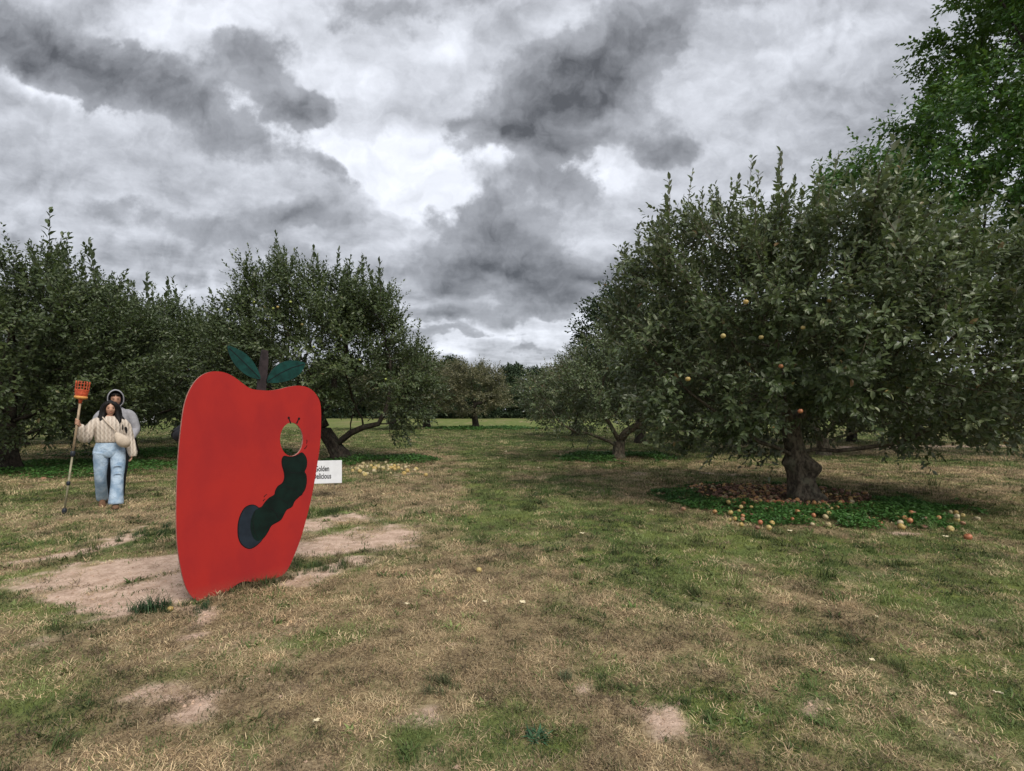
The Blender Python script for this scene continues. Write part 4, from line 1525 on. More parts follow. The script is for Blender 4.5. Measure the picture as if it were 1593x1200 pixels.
def on_board(pts):
    """photograph pixels -> (along, up) on the vertical plane of the board"""
    out = []
    for px, py in pts:
        r = np.array([(px - HX) / FPX, 1.0])
        # k*r = A + u*BD
        mat = np.array([[r[0], -BD[0]], [r[1], -BD[1]]])
        k, u = np.linalg.solve(mat, BOARD_A)
        out.append((u, CAM_H - (py - HY) / FPX * k * 1.0))
    return out


def zoomed(pts, s, ox, oy):
    return [(ox + x / s, oy + y / s) for x, y in pts]


def closed_smooth(pts, per=5):
    p = np.array(pts)
    n = len(p)
    out = []
    for i in range(n):
        p0, p1, p2, p3 = p[i - 1], p[i], p[(i + 1) % n], p[(i + 2) % n]
        for k in range(per):
            t = k / per
            out.append(0.5 * ((2 * p1) + (-p0 + p2) * t + (2 * p0 - 5 * p1 + 4 * p2 - p3) * t * t + (-p0 + 3 * p1 - 3 * p2 + p3) * t ** 3))
    return np.array(out)


def sheet(outline, y0, y1, mats, name, hole=None, bevel=0.0):
    """plate with the given (u, z) outline between local depths y0 (front) and y1 (back)"""
    bm = bmesh.new()

    def loop(o):
        vs = [bm.verts.new((u, y0, z)) for u, z in o]
        return vs, [bm.edges.new((vs[i], vs[(i + 1) % len(vs)])) for i in range(len(vs))]
    v0, e0 = loop(outline)
    edges = list(e0)
    if hole is not None:
        v1, e1 = loop(hole)
        edges += e1
    bmesh.ops.triangle_fill(bm, use_beauty=True, use_dissolve=False, edges=edges, normal=(0, -1, 0))
    front = list(bm.faces)
    ret = bmesh.ops.duplicate(bm, geom=list(bm.verts) + list(bm.edges) + front)
    vm = ret["vert_map"]
    for v in v0 + (v1 if hole is not None else []):
        vm[v].co.y = y1
    for ring in ([v0] + ([v1] if hole is not None else [])):
        n = len(ring)
        for i in range(n):
            a, b = ring[i], ring[(i + 1) % n]
            f = bm.faces.new((a, b, vm[b], vm[a]))
            f.material_index = 1 if len(mats) > 1 else 0
    return bm_mesh(name, bm, mats)


def board_paint():
    m, T, b, out = new_mat("red_board_paint")
    co = T.node("ShaderNodeTexCoord").outputs["Object"]
    mp = T.node("ShaderNodeMapping")
    T.put(mp.inputs[0], co)
    mp.inputs[3].default_value = (1.6, 1.6, 1.0)
    n1 = T.noise(mp.outputs[0], 2.0, 6, 0.6, 0.3)
    n2 = T.noise(co, 60, 5, 0.6)
    c = T.mix(T.smooth(n1, 0.35, 0.7), (0.36, 0.024, 0.020, 1), (0.30, 0.021, 0.021, 1))
    zc = T.node("ShaderNodeSeparateXYZ")
    T.put(zc.inputs[0], co)
    # mud splashed up from the soil along the foot, faint dust at the top lobes
    mud = T.math('MULTIPLY', T.smooth(T.math('MULTIPLY_ADD', n2, 0.12, zc.outputs[2]), 0.20, 0.05), T.smooth(n2, 0.3, 0.75))
    c = T.mix(T.math('MULTIPLY', mud, 0.55), c, (0.26, 0.12, 0.085, 1))
    c = T.mix(T.smooth(n2, 0.66, 0.8, 0, 0.35), c, (0.52, 0.10, 0.09, 1))
    T.put(b.inputs["Base Color"], c)
    T.put(b.inputs["Roughness"], T.smooth(n1, 0.3, 0.7, 0.62, 0.78))
    b.inputs["Specular IOR Level"].default_value = 0.12
    bn = T.node("ShaderNodeBump")
    bn.inputs["Strength"].default_value = 0.25
    bn.inputs["Distance"].default_value = 0.002
    T.put(bn.inputs["Height"], T.noise(co, 140, 4, 0.6))
    T.put(b.inputs["Normal"], bn.outputs[0])
    return m


M_RED = board_paint()
M_EDGE = plain("worn_plywood_edge", (0.40, 0.20, 0.17), 0.85, 0.1, 0.3, 40)
M_WORM = plain("dark_green_paint", (0.0022, 0.0105, 0.0078), 0.6, 0.2, 0.4, 9)
M_OUTL = plain("black_paint", (0.006, 0.006, 0.007), 0.6, 0.2, 0.2, 20)
M_SLATE = plain("slate_paint", (0.013, 0.020, 0.030), 0.6, 0.2, 0.25, 9)
M_BLEAF = plain("teal_leaf_paint", (0.004, 0.036, 0.031), 0.6, 0.2, 0.4, 14)
M_STEM = plain("plum_stem_paint", (0.028, 0.021, 0.023), 0.65, 0.2, 0.35, 25)
M_TIMBER = plain("grey_timber", (0.19, 0.155, 0.115), 0.85, 0.2, 0.3, 14, 0.4, 120)

board_root = empty("apple_cutout_board", (float(BOARD_A[0]), float(BOARD_A[1]), 0), BOARD_RZ)
tag(board_root, "red apple shaped face-in-hole board painted with a dark caterpillar", "photo board")
Z1 = (2.7903, 250, 520)
OUT = [(68, 760), (72, 620), (79, 500), (88, 410), (97, 340), (108, 290), (125, 245), (150, 205), (180, 178), (215, 164), (250, 162), (285, 169), (315, 184), (345, 205), (375, 228), (400, 239), (430, 243),
       (470, 245), (510, 240), (550, 230), (590, 224), (625, 227), (655, 241), (675, 262), (690, 290), (696, 330), (696, 400), (692, 480), (682, 550), (668, 640), (650, 730), (630, 810), (607, 890), (580, 960),
       (555, 1015), (530, 1047), (505, 1058), (480, 1068), (450, 1078), (420, 1080), (395, 1076), (370, 1073), (340, 1081), (310, 1102), (280, 1127), (250, 1145), (215, 1157), (180, 1160), (150, 1152),
       (125, 1127), (105, 1087), (90, 1030), (78, 960), (70, 880)]
outline = closed_smooth(on_board(zoomed(OUT, *Z1)), 3)
HOLE = [(568 + 50 * math.cos(a), 457 + 73 * math.sin(a)) for a in np.arange(26) * 2 * PI / 26]
hole = np.array(on_board(zoomed(HOLE, *Z1)))
link("panel", sheet(outline, 0.0, BOARD_T, [M_RED, M_EDGE], "panel", hole), board_root)
Z2 = (5.21875, 350, 640)


def painted(name, pts, z, depth, mat, per=3, zoom=Z2):
    o = closed_smooth(on_board(zoomed(pts, *zoom)), per)
    return link(name, sheet(o, -depth, -depth + 0.0012 if depth > 0.0013 else 0.0002, [mat], name), board_root)


def grow(pts, d):
    p = np.array(pts, float)
    t = np.roll(p, -1, 0) - np.roll(p, 1, 0)
    n = unit(np.stack([t[:, 1], -t[:, 0]], -1))
    area = 0.5 * np.sum(p[:, 0] * np.roll(p[:, 1], -1) - np.roll(p[:, 0], -1) * p[:, 1])
    return [tuple(q) for q in p + n * d * (1 if area > 0 else -1)]


BODY = [(480, 368), (466, 395), (468, 440), (482, 490), (486, 540), (470, 585), (432, 613), (412, 650), (403, 682), (360, 708), (326, 745), (300, 780), (272, 790), (246, 802), (226, 832), (210, 880), (205, 940), (216, 1000),
        (240, 1040), (272, 1052), (312, 1022), (347, 970), (372, 925), (412, 900), (450, 876), (475, 832), (497, 795), (540, 770), (560, 727), (600, 687), (640, 640), (656, 580), (654, 520), (640, 490), (656, 450), (659, 400),
        (645, 362), (622, 340), (600, 352), (562, 370), (520, 374)]
NEST = [(108, 960), (113, 900), (131, 840), (161, 790), (200, 767), (240, 767), (272, 792), (262, 830), (230, 870), (222, 940), (232, 1000), (262, 1040), (298, 1040), (258, 1082), (210, 1110), (170, 1104), (131, 1070), (112, 1020)]
painted("nest_outline", grow(NEST, 7), 0, 0.0012, M_OUTL)
painted("worm_outline", grow(BODY, 7), 0, 0.0024, M_OUTL)
painted("painted_nest", NEST, 0, 0.0038, M_SLATE)
painted("painted_worm", BODY, 0, 0.0052, M_WORM)


def stroke(name, pts, w, depth=0.0012, mat=None):
    p = np.array(pts, float)
    t = unit(np.gradient(p, axis=0))
    n = np.stack([-t[:, 1], t[:, 0]], -1)
    ww = w * np.linspace(1, 0.6, len(p))[:, None]
    poly = [tuple(q) for q in np.concatenate([p + n * ww, (p - n * ww)[::-1]])]
    o = on_board(zoomed(poly, *Z2))
    return link(name, sheet(np.array(o), -depth, -depth + 0.0012 if depth > 0.0013 else 0.0002, [mat or M_OUTL], name), board_root)


stroke("painted_antenna", [(534, 100), (526, 78), (519, 58)], 6)
stroke("painted_antenna", [(582, 100), (590, 80), (598, 62)], 6)
for c in ((517, 54), (600, 60)):
    painted("antenna_tip", [(c[0] + 9 * math.cos(a), c[1] + 10 * math.sin(a)) for a in np.arange(8) * PI / 4], 0, 0.0026, M_OUTL, 2)
stroke("motion_mark", [(315, 697), (327, 683), (341, 674)], 3.2)
stroke("motion_mark", [(309, 730), (317, 719), (326, 711)], 3.0)
stroke("motion_mark", [(644, 306), (656, 295), (666, 276)], 3.6)
stroke("motion_mark", [(664, 232), (666, 248), (661, 264)], 3.0)
stroke("motion_mark", [(612, 687), (621, 680), (631, 669)], 3.0)
for pts in ([(486, 480), (530, 500), (590, 500), (638, 486)], [(440, 620), (500, 610), (570, 640), (606, 680)], [(360, 715), (430, 700), (500, 740), (530, 770)], [(300, 785), (380, 790), (420, 840), (440, 872)], [(240, 812), (222, 880), (232, 960), (262, 1030)], [(425, 870), (415, 840), (432, 818), (446, 850)]):
    stroke("segment_line", pts, 2.4, 0.0064)
stem = np.array(on_board(zoomed([(424, 243), (431, 180), (439, 110), (447, 66), (471, 70), (473, 110), (469, 170), (462, 244), (462, 262), (424, 262)], *Z1)))
link("stem", sheet(stem, 0.020, 0.040, [M_STEM, M_STEM], "stem"), board_root)
LF1 = [(292, 50), (330, 62), (372, 86), (406, 124), (428, 165), (434, 194), (400, 190), (362, 170), (326, 136), (302, 95)]
LF2 = [(462, 207), (470, 180), (490, 150), (520, 126), (560, 114), (600, 117), (629, 127), (616, 160), (590, 186), (550, 203), (510, 211), (480, 212)]
for pts, vein in ((LF1, [(300, 62), (340, 100), (380, 140), (430, 190)]), (LF2, [(466, 205), (520, 170), (570, 146), (624, 130)])):
    lf = link("leaf", sheet(closed_smooth(on_board(zoomed(pts, *Z1)), 3), 0.006, 0.018, [M_BLEAF, M_OUTL], "leaf"), board_root)
    p = np.array(vein, float)
    t = unit(np.gradient(p, axis=0))
    n = np.stack([-t[:, 1], t[:, 0]], -1) * 1.6
    vv = on_board(zoomed([tuple(q) for q in np.concatenate([p + n, (p - n)[::-1]])], *Z1))
    link("vein", sheet(np.array(vv), 0.0045, 0.0058, [M_OUTL], "vein"), lf)
for u in (0.26, 0.60):
    tb = Tubes()
    tb.box((u, BOARD_T + 0.047, 0.62), (0.085, 0.088, 1.9))
    link("support_post", tb.mesh("support_post", M_TIMBER, False), board_root)
tb = Tubes()
tb.box((0.43, BOARD_T + 0.02, 0.52), (0.25, 0.036, 0.09))
link("cross_rail", tb.mesh("cross_rail", M_TIMBER, False), board_root)

# ------------------------------------------------------------------ variety sign
M_SIGN = plain("white_sign_sheet", (0.74, 0.76, 0.80), 0.5, 0.3, 0.05, 8)
M_INK = plain("black_ink", (0.012, 0.012, 0.014), 0.6, 0.2, 0.1, 30)
M_WIRE = plain("galvanised_wire", (0.22, 0.22, 0.22), 0.45, 0.5, 0.2, 60, metal=0.8)
SD = 9.0
sx_ = (501.0 - HX) / FPX * SD
sign = empty("variety_sign", (sx_, SD, 0), math.radians(14))
tag(sign, "white sign reading Golden Delicious, half hidden by the red apple board", "sign")
SWD, SHT, SZ = 0.66, 0.40, 0.235
bm = bmesh.new()
bmesh.ops.create_cube(bm, size=1.0)
for v in bm.verts:
    v.co = Vector((v.co.x * SWD, v.co.y * 0.006, v.co.z * SHT + SZ + SHT / 2))
bmesh.ops.bevel(bm, geom=list(bm.edges), offset=0.0015, segments=1, affect='EDGES')
link("sign_panel", bm_mesh("sign_panel", bm, M_SIGN), sign)
for sx in (-0.2, 0.2):
    tb = Tubes()
    tb.tube(np.array([(sx, 0.006, -0.1), (sx, 0.006, 0.3), (sx, 0.006, 0.5)]), 0.0035, 6)
    link("wire_leg", tb.mesh("wire_leg", M_WIRE), sign)


def lettering(text, size, x, z, parent, mat, sx=1.0, off=0.0):
    cu = bpy.data.curves.new("lettering", 'FONT')
    cu.body = text
    cu.size = size
    cu.align_x = 'CENTER'
    cu.extrude = 0.0006
    cu.offset = off
    tmp = bpy.data.objects.new("lettering", cu)
    COL.objects.link(tmp)
    bpy.context.view_layer.update()
    me = bpy.data.meshes.new_from_object(tmp.evaluated_get(bpy.context.evaluated_depsgraph_get()))
    bpy.data.objects.remove(tmp)
    bpy.data.curves.remove(cu)
    me.name = "lettering"
    me.materials.clear()
    me.materials.append(mat)
    return link("lettering", me, parent, (x, -0.0042, z), (PI / 2, 0, 0), (sx, 1, 1))


lettering("Golden", 0.135, 0.0, SZ + 0.215, sign, M_INK, 0.60, 0.0025)
lettering("Delicious", 0.135, 0.0, SZ + 0.085, sign, M_INK, 0.60, 0.0025)

# ------------------------------------------------------------------ people
def skin_mesh(nodes, edges, mat, sub=2):
    """nodes: {name: (x, y, z, r)}; one continuous skinned surface"""
    names = list(nodes)
    me = bpy.data.meshes.new("skin_source")
    me.from_pydata([nodes[n][:3] for n in names], [(names.index(a), names.index(b)) for a, b in edges], [])
    ob = bpy.data.objects.new("skin_source", me)
    COL.objects.link(ob)
    md = ob.modifiers.new("skin", 'SKIN')
    md.use_smooth_shade = True
    sk = me.skin_vertices[0].data
    for i, n in enumerate(names):
        r = nodes[n][3]
        sk[i].radius = r if isinstance(r, (tuple, list)) else (r, r)
        sk[i].use_root = (i == 0)
    sb = ob.modifiers.new("sub", 'SUBSURF')
    sb.levels = sub
    sb.render_levels = sub
    bpy.context.view_layer.update()
    out = bpy.data.meshes.new_from_object(ob.evaluated_get(bpy.context.evaluated_depsgraph_get()))
    bpy.data.objects.remove(ob)
    bpy.data.meshes.remove(me)
    out.materials.clear()
    out.materials.append(mat)
    return out


def rings_loft(path, rx, ry, k=18, per=4, wrinkle=0.0, seed=0, axis_up=True, side=None, wr_scale=14.0):
    """smooth elliptical loft along a path; rx across (along side), ry the other way"""
    path = np.array(path, float)
    n = len(path)
    t0, t = np.arange(n), np.linspace(0, n - 1, (n - 1) * per + 1)

    def cub(a):
        a = np.array(a, float)
        out = []
        for u in t:
            i = min(int(u), n - 2)
            f = u - i
            p0, p1, p2, p3 = a[max(i - 1, 0)], a[i], a[i + 1], a[min(i + 2, n - 1)]
            out.append(0.5 * (2 * p1 + (p2 - p0) * f + (2 * p0 - 5 * p1 + 4 * p2 - p3) * f * f + (3 * p1 - p0 - 3 * p2 + p3) * f ** 3))
        return np.array(out)
    p, a, b = cub(path), cub(rx), cub(ry)
    tan = unit(np.gradient(p, axis=0))
    s = np.array([1.0, 0, 0]) if side is None else np.array(side, float)
    e1 = unit(s - (tan @ s)[:, None] * tan)
    e2 = np.cross(tan, e1)
    th = np.arange(k) * 2 * PI / k
    ring = p[:, None, :] + a[:, None, None] * np.cos(th)[None, :, None] * e1[:, None, :] + b[:, None, None] * np.sin(th)[None, :, None] * e2[:, None, :]
    if wrinkle:
        c = ring - p[:, None, :]
        w = 1 + wrinkle * 2 * (fbm(ring[..., 0] * 0.7 + ring[..., 2] * 1.0 + seed, ring[..., 1] * 0.7 + ring[..., 2] * 0.8 - seed, wr_scale, 3, seed) - 0.5)
        ring = p[:, None, :] + c * w[..., None]
    return ring


M_SKIN = plain("skin", (0.50, 0.29, 0.205), 0.55, 0.35, 0.08, 25)
M_SKIN2 = plain("tan_skin", (0.42, 0.235, 0.16), 0.55, 0.35, 0.08, 25)
M_HAIR = plain("black_hair", (0.006, 0.005, 0.005), 0.55, 0.25, 0.3, 60, 0.6, 160)
M_LIP = plain("lips", (0.33, 0.12, 0.105), 0.45, 0.4, 0.1, 30)
M_EYE = plain("dark_eye", (0.012, 0.009, 0.008), 0.25, 0.5, 0.1, 30)
M_SOLE = plain("dark_sole", (0.03, 0.026, 0.022), 0.8, 0.2, 0.2, 30)
M_TAN = plain("tan_suede", (0.15, 0.085, 0.052), 0.85, 0.2, 0.2, 30)
M_GREYH = plain("grey_fleece", (0.285, 0.285, 0.31), 0.95, 0.1, 0.12, 22, 0.4, 180)
M_BLACKJ = plain("black_jacket", (0.012, 0.012, 0.016), 0.75, 0.25, 0.3, 20, 0.4, 120)
M_DARKT = plain("dark_trousers", (0.022, 0.024, 0.030), 0.85, 0.2, 0.25, 20, 0.3, 150)
M_BAG = plain("cream_bag_cloth", (0.52, 0.44, 0.36), 0.85, 0.2, 0.10, 16, 0.4, 150)


def knit_mat():
    m, T, b, out = new_mat("cream_cable_knit")
    co = T.node("ShaderNodeTexCoord").outputs["Object"]
    sp = T.node("ShaderNodeSeparateXYZ")
    T.put(sp.inputs[0], co)
    zw = T.math('SINE', T.math('MULTIPLY', sp.outputs[2], 80.0))
    cab = T.math('SINE', T.math('MULTIPLY_ADD', zw, 0.45, T.math('MULTIPLY', sp.outputs[0], 120.0)))
    n = T.noise(co, 90, 4, 0.6)
    h = T.math('MULTIPLY_ADD', n, 0.5, T.math('MULTIPLY', cab, 0.5))
    T.put(b.inputs["Base Color"], T.mix(T.smooth(h, -0.5, 0.8), (0.47, 0.40, 0.34, 1), (0.60, 0.53, 0.46, 1)))
    b.inputs["Roughness"].default_value = 0.95
    b.inputs["Specular IOR Level"].default_value = 0.1
    bn = T.node("ShaderNodeBump")
    bn.inputs["Strength"].default_value = 0.9
    bn.inputs["Distance"].default_value = 0.012
    T.put(bn.inputs["Height"], h)
    T.put(b.inputs["Normal"], bn.outputs[0])
    return m


def denim_mat():
    m, T, b, out = new_mat("pale_blue_denim")
    co = T.node("ShaderNodeTexCoord").outputs["Object"]
    n = T.noise(co, 7, 5, 0.6)
    n2 = T.noise(co, 60, 4, 0.6)
    c = T.mix(T.smooth(n, 0.35, 0.7), (0.21, 0.31, 0.44, 1), (0.44, 0.55, 0.68, 1))
    c = T.mix(T.smooth(n2, 0.5, 0.8, 0, 0.3), c, (0.55, 0.62, 0.70, 1))
    T.put(b.inputs["Base Color"], c)
    b.inputs["Roughness"].default_value = 0.9
    b.inputs["Specular IOR Level"].default_value = 0.15
    bn = T.node("ShaderNodeBump")
    bn.inputs["Strength"].default_value = 0.7
    bn.inputs["Distance"].default_value = 0.02
    T.put(bn.inputs["Height"], T.noise(co, 16, 4, 0.6, 0.6))
    T.put(b.inputs["Normal"], bn.outputs[0])
    return m


M_KNIT = knit_mat()
M_DENIM = denim_mat()


def join_meshes(name, meshes, mats):
    vs, qs, ts, mq, mt, nb = [], [], [], [], [], 0
    for me in meshes:
        mi = mats.index(me.materials[0])
        v = np.empty(len(me.vertices) * 3, np.float32)
        me.vertices.foreach_get("co", v)
        vs.append(v.reshape(-1, 3))
        for p in me.polygons:
            idx = [nb + i for i in p.vertices]
            if len(idx) == 4:
                qs.append(idx)
                mq.append(mi)
            elif len(idx) == 3:
                ts.append(idx)
                mt.append(mi)
            else:
                for k in range(1, len(idx) - 1):
                    ts.append([idx[0], idx[k], idx[k + 1]])
                    mt.append(mi)
        nb += len(v) // 3
    return np_mesh(name, np.concatenate(vs), [np.array(qs) if qs else [], np.array(ts) if ts else []], mats, True, mq + mt)


def head_mesh(c, tilt, mat, w=0.072, h=0.115, dpt=0.092):
    """skull, jaw, brow, nose, chin and ears as one shaped surface; face towards -y"""
    k, m = 28, 22
    V = []
    for i in range(m):
        ph = PI * (i + 0.5) / m
        for j in range(k):
            th = 2 * PI * j / k
            x, y, z = math.sin(ph) * math.cos(th), math.sin(ph) * math.sin(th), math.cos(ph)
            X, Y, Z = x * w, y * dpt, z * h
            f = max(0.0, -y)
            if z < 0:                                   # jaw narrows to the chin
                X *= 1 - 0.30 * (-z) ** 1.2
                Y = Y * (1 - 0.25 * (-z)) - 0.012 * (-z)
            nose = math.exp(-(X / 0.013) ** 2) * (math.exp(-((Z + 0.018) / 0.020) ** 2) + 0.45 * math.exp(-((Z - 0.006) / 0.02) ** 2))
            Y -= f * 0.021 * nose
            eye = math.exp(-((abs(X) - 0.030) / 0.014) ** 2 - ((Z - 0.010) / 0.010) ** 2)
            Y += f * 0.008 * eye
            Y -= f * 0.004 * math.exp(-((Z - 0.030) / 0.010) ** 2)
            Y -= f * 0.004 * math.exp(-(X / 0.024) ** 2 - ((Z + 0.054) / 0.010) ** 2)
            Y -= f * 0.007 * math.exp(-(X / 0.022) ** 2 - ((Z + 0.095) / 0.014) ** 2)
            ear = math.exp(-((Z + 0.002) / 0.022) ** 2 - ((Y - 0.012) / 0.016) ** 2)
            X += math.copysign(0.013, X) * ear if abs(X) > 0.04 else 0
            V.append((X, Y, Z))
    V = np.array(V)
    q = []
    for i in range(m - 1):
        for j in range(k):
            q.append((i * k + j, (i + 1) * k + j, (i + 1) * k + (j + 1) % k, i * k + (j + 1) % k))
    t = [(0 * k + j, 0 * k + (j + 1) % k, m * k) for j in range(k)] + [((m - 1) * k + (j + 1) % k, (m - 1) * k + j, m * k + 1) for j in range(k)]
    V = np.concatenate([V, [[0, 0, h], [0, -0.012, -h * 0.98]]])
    R = np.array(Matrix.Rotation(tilt[2], 3, 'Z') @ Matrix.Rotation(tilt[0], 3, 'X') @ Matrix.Rotation(tilt[1], 3, 'Y'))
    return np_mesh("head", V @ R.T + np.array(c), [np.array(q), np.array(t)], mat, True), R


def face_parts(root, c, R, dpt, lip_w=0.02, smile=0.004):
    c = np.array(c)
    for s in (-1, 1):
        tb = Tubes()
        tb.tube(np.array([(s * 0.020, -dpt + 0.010, 0.009), (s * 0.029, -dpt + 0.008, 0.0115), (s * 0.040, -dpt + 0.016, 0.009)]) @ R.T + c, np.array([0.002, 0.0045, 0.002]), 8)
        link("eye", tb.mesh("eye", M_EYE), root)
        tb = Tubes()
        tb.tube(np.array([(s * 0.014, -dpt + 0.001, 0.029), (s * 0.030, -dpt + 0.003, 0.034), (s * 0.048, -dpt + 0.020, 0.029)]) @ R.T + c, np.array([0.002, 0.0028, 0.0015]), 6)
        link("eyebrow", tb.mesh("eyebrow", M_HAIR), root)
    tb = Tubes()
    tb.tube(np.array([(-lip_w - 0.004, -dpt + 0.016, -0.050 + smile), (-lip_w * .5, -dpt + 0.006, -0.053), (0, -dpt + 0.003, -0.054), (lip_w * .5, -dpt + 0.006, -0.053), (lip_w + 0.004, -dpt + 0.016, -0.050 + smile)]) @ R.T + c, np.array([0.002, 0.004, 0.005, 0.004, 0.002]), 8)
    link("mouth", tb.mesh("mouth", M_LIP), root)


def shoe(root, c, yaw, pitch, mat, L=0.26):
    R = np.array(Matrix.Rotation(yaw, 3, 'Z') @ Matrix.Rotation(pitch, 3, 'X'))
    path = np.array([(0, 0.085, 0.055), (0, 0.05, 0.055), (0, 0.0, 0.052), (0, -0.06, 0.043), (0, -0.12, 0.033), (0, -0.165, 0.026)])
    ring = rings_loft(path, [0.028, 0.037, 0.038, 0.044, 0.043, 0.020], [0.036, 0.055, 0.052, 0.042, 0.030, 0.018], 14, 3)
    ring[..., 2] = np.maximum(ring[..., 2], 0.014)
    tb = Tubes()
    tb.loft(ring @ R.T + np.array(c))
    s = link("shoe", tb.mesh("shoe", mat), root)
    ring = rings_loft([(0, 0.10, 0.008), (0, 0.05, 0.008), (0, -0.05, 0.008), (0, -0.13, 0.008), (0, -0.178, 0.008)], [0.026, 0.040, 0.044, 0.045, 0.022], [0.008] * 5, 12, 3)
    tb = Tubes()
    tb.loft(ring @ R.T + np.array(c))
    link("sole", tb.mesh("sole", M_SOLE), s)


def closed_hand(c, up, out, mat, s=1.0, rng_r=0.017):
    """hand closed round a pole through c: palm, four fingers wrapped round the pole, thumb across; up: pole direction, out: from wrist to pole"""
    up, out = unit(np.array(up)), unit(np.array(out))
    sd = np.cross(up, out)
    c = np.array(c)
    parts = []
    tb = Tubes()
    palm = [c - out * 0.075 * s, c - out * 0.045 * s, c - out * 0.018 * s + sd * 0.012, c + sd * 0.016 + out * 0.006]
    tb.loft(rings_loft(palm, [0.024 * s, 0.036 * s, 0.041 * s, 0.036 * s], [0.020 * s, 0.020 * s, 0.015 * s, 0.010 * s], 12, 3, side=up))
    for i, (hgt, ln, r) in enumerate(((0.030, 1.0, 0.0088), (0.010, 1.08, 0.0092), (-0.010, 1.0, 0.0088), (-0.029, 0.82, 0.0078))):
        b = c + up * hgt * s
        ang0, ang1 = 2.0, 2.0 - 4.0 * ln
        pts = []
        for a in np.linspace(ang0, ang1, 7):
            rr = (rng_r + 0.008)
            pts.append(b + rr * (math.cos(a) * out + math.sin(a) * sd))
        tb.tube(np.array(pts), np.array([1.1, 1.1, 1.05, 1.0, .95, .9, .7]) * r, 8)
    th = [c - out * 0.045 * s + up * 0.022 * s, c - out * 0.018 + up * 0.045 * s - sd * 0.014, c + out * 0.006 + up * 0.052 * s - sd * 0.026, c + out * 0.024 + up * 0.044 * s - sd * 0.016]
    tb.tube(np.array(th), np.array([0.013, 0.011, 0.010, 0.007]) * s, 8)
    return tb.mesh("hand", mat)


def relaxed_hand(c, down, palm_n, mat, s=1.0):
    down, pn = unit(np.array(down)), unit(np.array(palm_n))
    sd = np.cross(down, pn)
    c = np.array(c)
    tb = Tubes()
    tb.loft(rings_loft([c, c + down * 0.03 * s, c + down * 0.07 * s, c + down * 0.09 * s], [0.022 * s, 0.034 * s, 0.040 * s, 0.037 * s], [0.017 * s, 0.017 * s, 0.014 * s, 0.011 * s], 12, 3, side=sd))
    for o, ln, r in ((-0.029, 0.066, 0.0082), (-0.010, 0.078, 0.0090), (0.010, 0.074, 0.0088), (0.029, 0.060, 0.0078)):
        b = c + down * 0.085 * s + sd * o * s
        tb.tube(np.array([b, b + down * ln * 0.42 + pn * 0.006, b + down * ln * 0.75 + pn * 0.018, b + down * ln * 0.95 + pn * 0.034]) , np.array([1.1, 1.0, .95, .7]) * r * s, 8)
    b = c + down * 0.025 * s + sd * -0.030 * s
    tb.tube(np.array([b, b + down * 0.03 - sd * 0.018 + pn * 0.006, b + down * 0.055 - sd * 0.022 + pn * 0.014]), np.array([0.012, 0.010, 0.007]) * s, 8)
    return tb.mesh("hand", mat)


def body_mesh(J, skin, head_c, tilt, hands, hw=0.072, hh=0.115, hd=0.092, bulk=1.0):
    """one figure: skinned torso and limbs, shaped head, hands with fingers"""
    nd, ed = {}, []

    def n(name, p, r):
        nd[name] = (*p, r * bulk)
    n("pelvis", J["pelvis"], 0.115)
    n("belly", (np.array(J["pelvis"]) * 0.5 + np.array(J["chest"]) * 0.5), 0.11)
    n("chest", J["chest"], 0.125)
    n("neck0", J["neck"], 0.055)
    n("neck1", np.array(head_c) + np.array([0, 0.012, -0.07]), 0.050)
    ed += [("pelvis", "belly"), ("belly", "chest"), ("chest", "neck0"), ("neck0", "neck1")]
    for s in "LR":
        n("sh" + s, J["sh" + s], 0.055)
        n("el" + s, J["el" + s], 0.040)
        n("wr" + s, J["wr" + s], 0.027)
        n("hip" + s, J["hip" + s], 0.088)
        n("kn" + s, J["kn" + s], 0.058)
        n("an" + s, J["an" + s], 0.040)
        n("toe" + s, J["toe" + s], 0.030)
        ed += [("chest", "sh" + s), ("sh" + s, "el" + s), ("el" + s, "wr" + s), ("pelvis", "hip" + s), ("hip" + s, "kn" + s), ("kn" + s, "an" + s), ("an" + s, "toe" + s)]
    sk = skin_mesh(nd, ed, skin, 1)
    hm, R = head_mesh(head_c, tilt, skin, hw, hh, hd)
    return join_meshes("person", [sk, hm] + hands, [skin]), R


def leg_loft(root_pts, rx, ry, seed, wr=0.05):
    return rings_loft(root_pts, rx, ry, 20, 5, wr, seed, wr_scale=11.0)


FACE = math.atan2(6.2, 8.0)
# ---- woman with the picking pole
WX, WY = (170.0 - HX) / FPX * 8.0, 8.0
J = dict(pelvis=(0, 0.01, 0.93), chest=(0, 0.0, 1.25), neck=(0, 0.005, 1.415), shL=(-0.165, 0.0, 1.36), elL=(-0.285, -0.04, 1.10), wrL=(-0.335, -0.15, 1.275),
         shR=(0.165, 0.0, 1.36), elR=(0.245, 0.02, 1.08), wrR=(0.275, -0.03, 0.86), hipL=(-0.09, 0.0, 0.88), knL=(-0.10, 0.05, 0.48), anL=(-0.085, 0.30, 0.155), toeL=(-0.085, 0.25, 0.09),
         hipR=(0.09, 0, 0.88), knR=(0.085, -0.10, 0.48), anR=(0.075, -0.15, 0.09), toeR=(0.075, -0.21, 0.045))
POLE_TOP, POLE_BOT = np.array([-0.335, -0.235, 1.66]), np.array([-0.520, -0.20, 0.02])
pole_dir = unit(POLE_TOP - POLE_BOT)
grip = POLE_BOT + pole_dir * (1.335 - POLE_BOT[2]) / pole_dir[2]
head_c = (0.015, -0.005, 1.545)
hand_l = closed_hand(grip, pole_dir, unit(grip - np.array(J["wrL"])), M_SKIN)
J["wrL"] = tuple(grip - unit(grip - np.array(J["wrL"])) * 0.075)
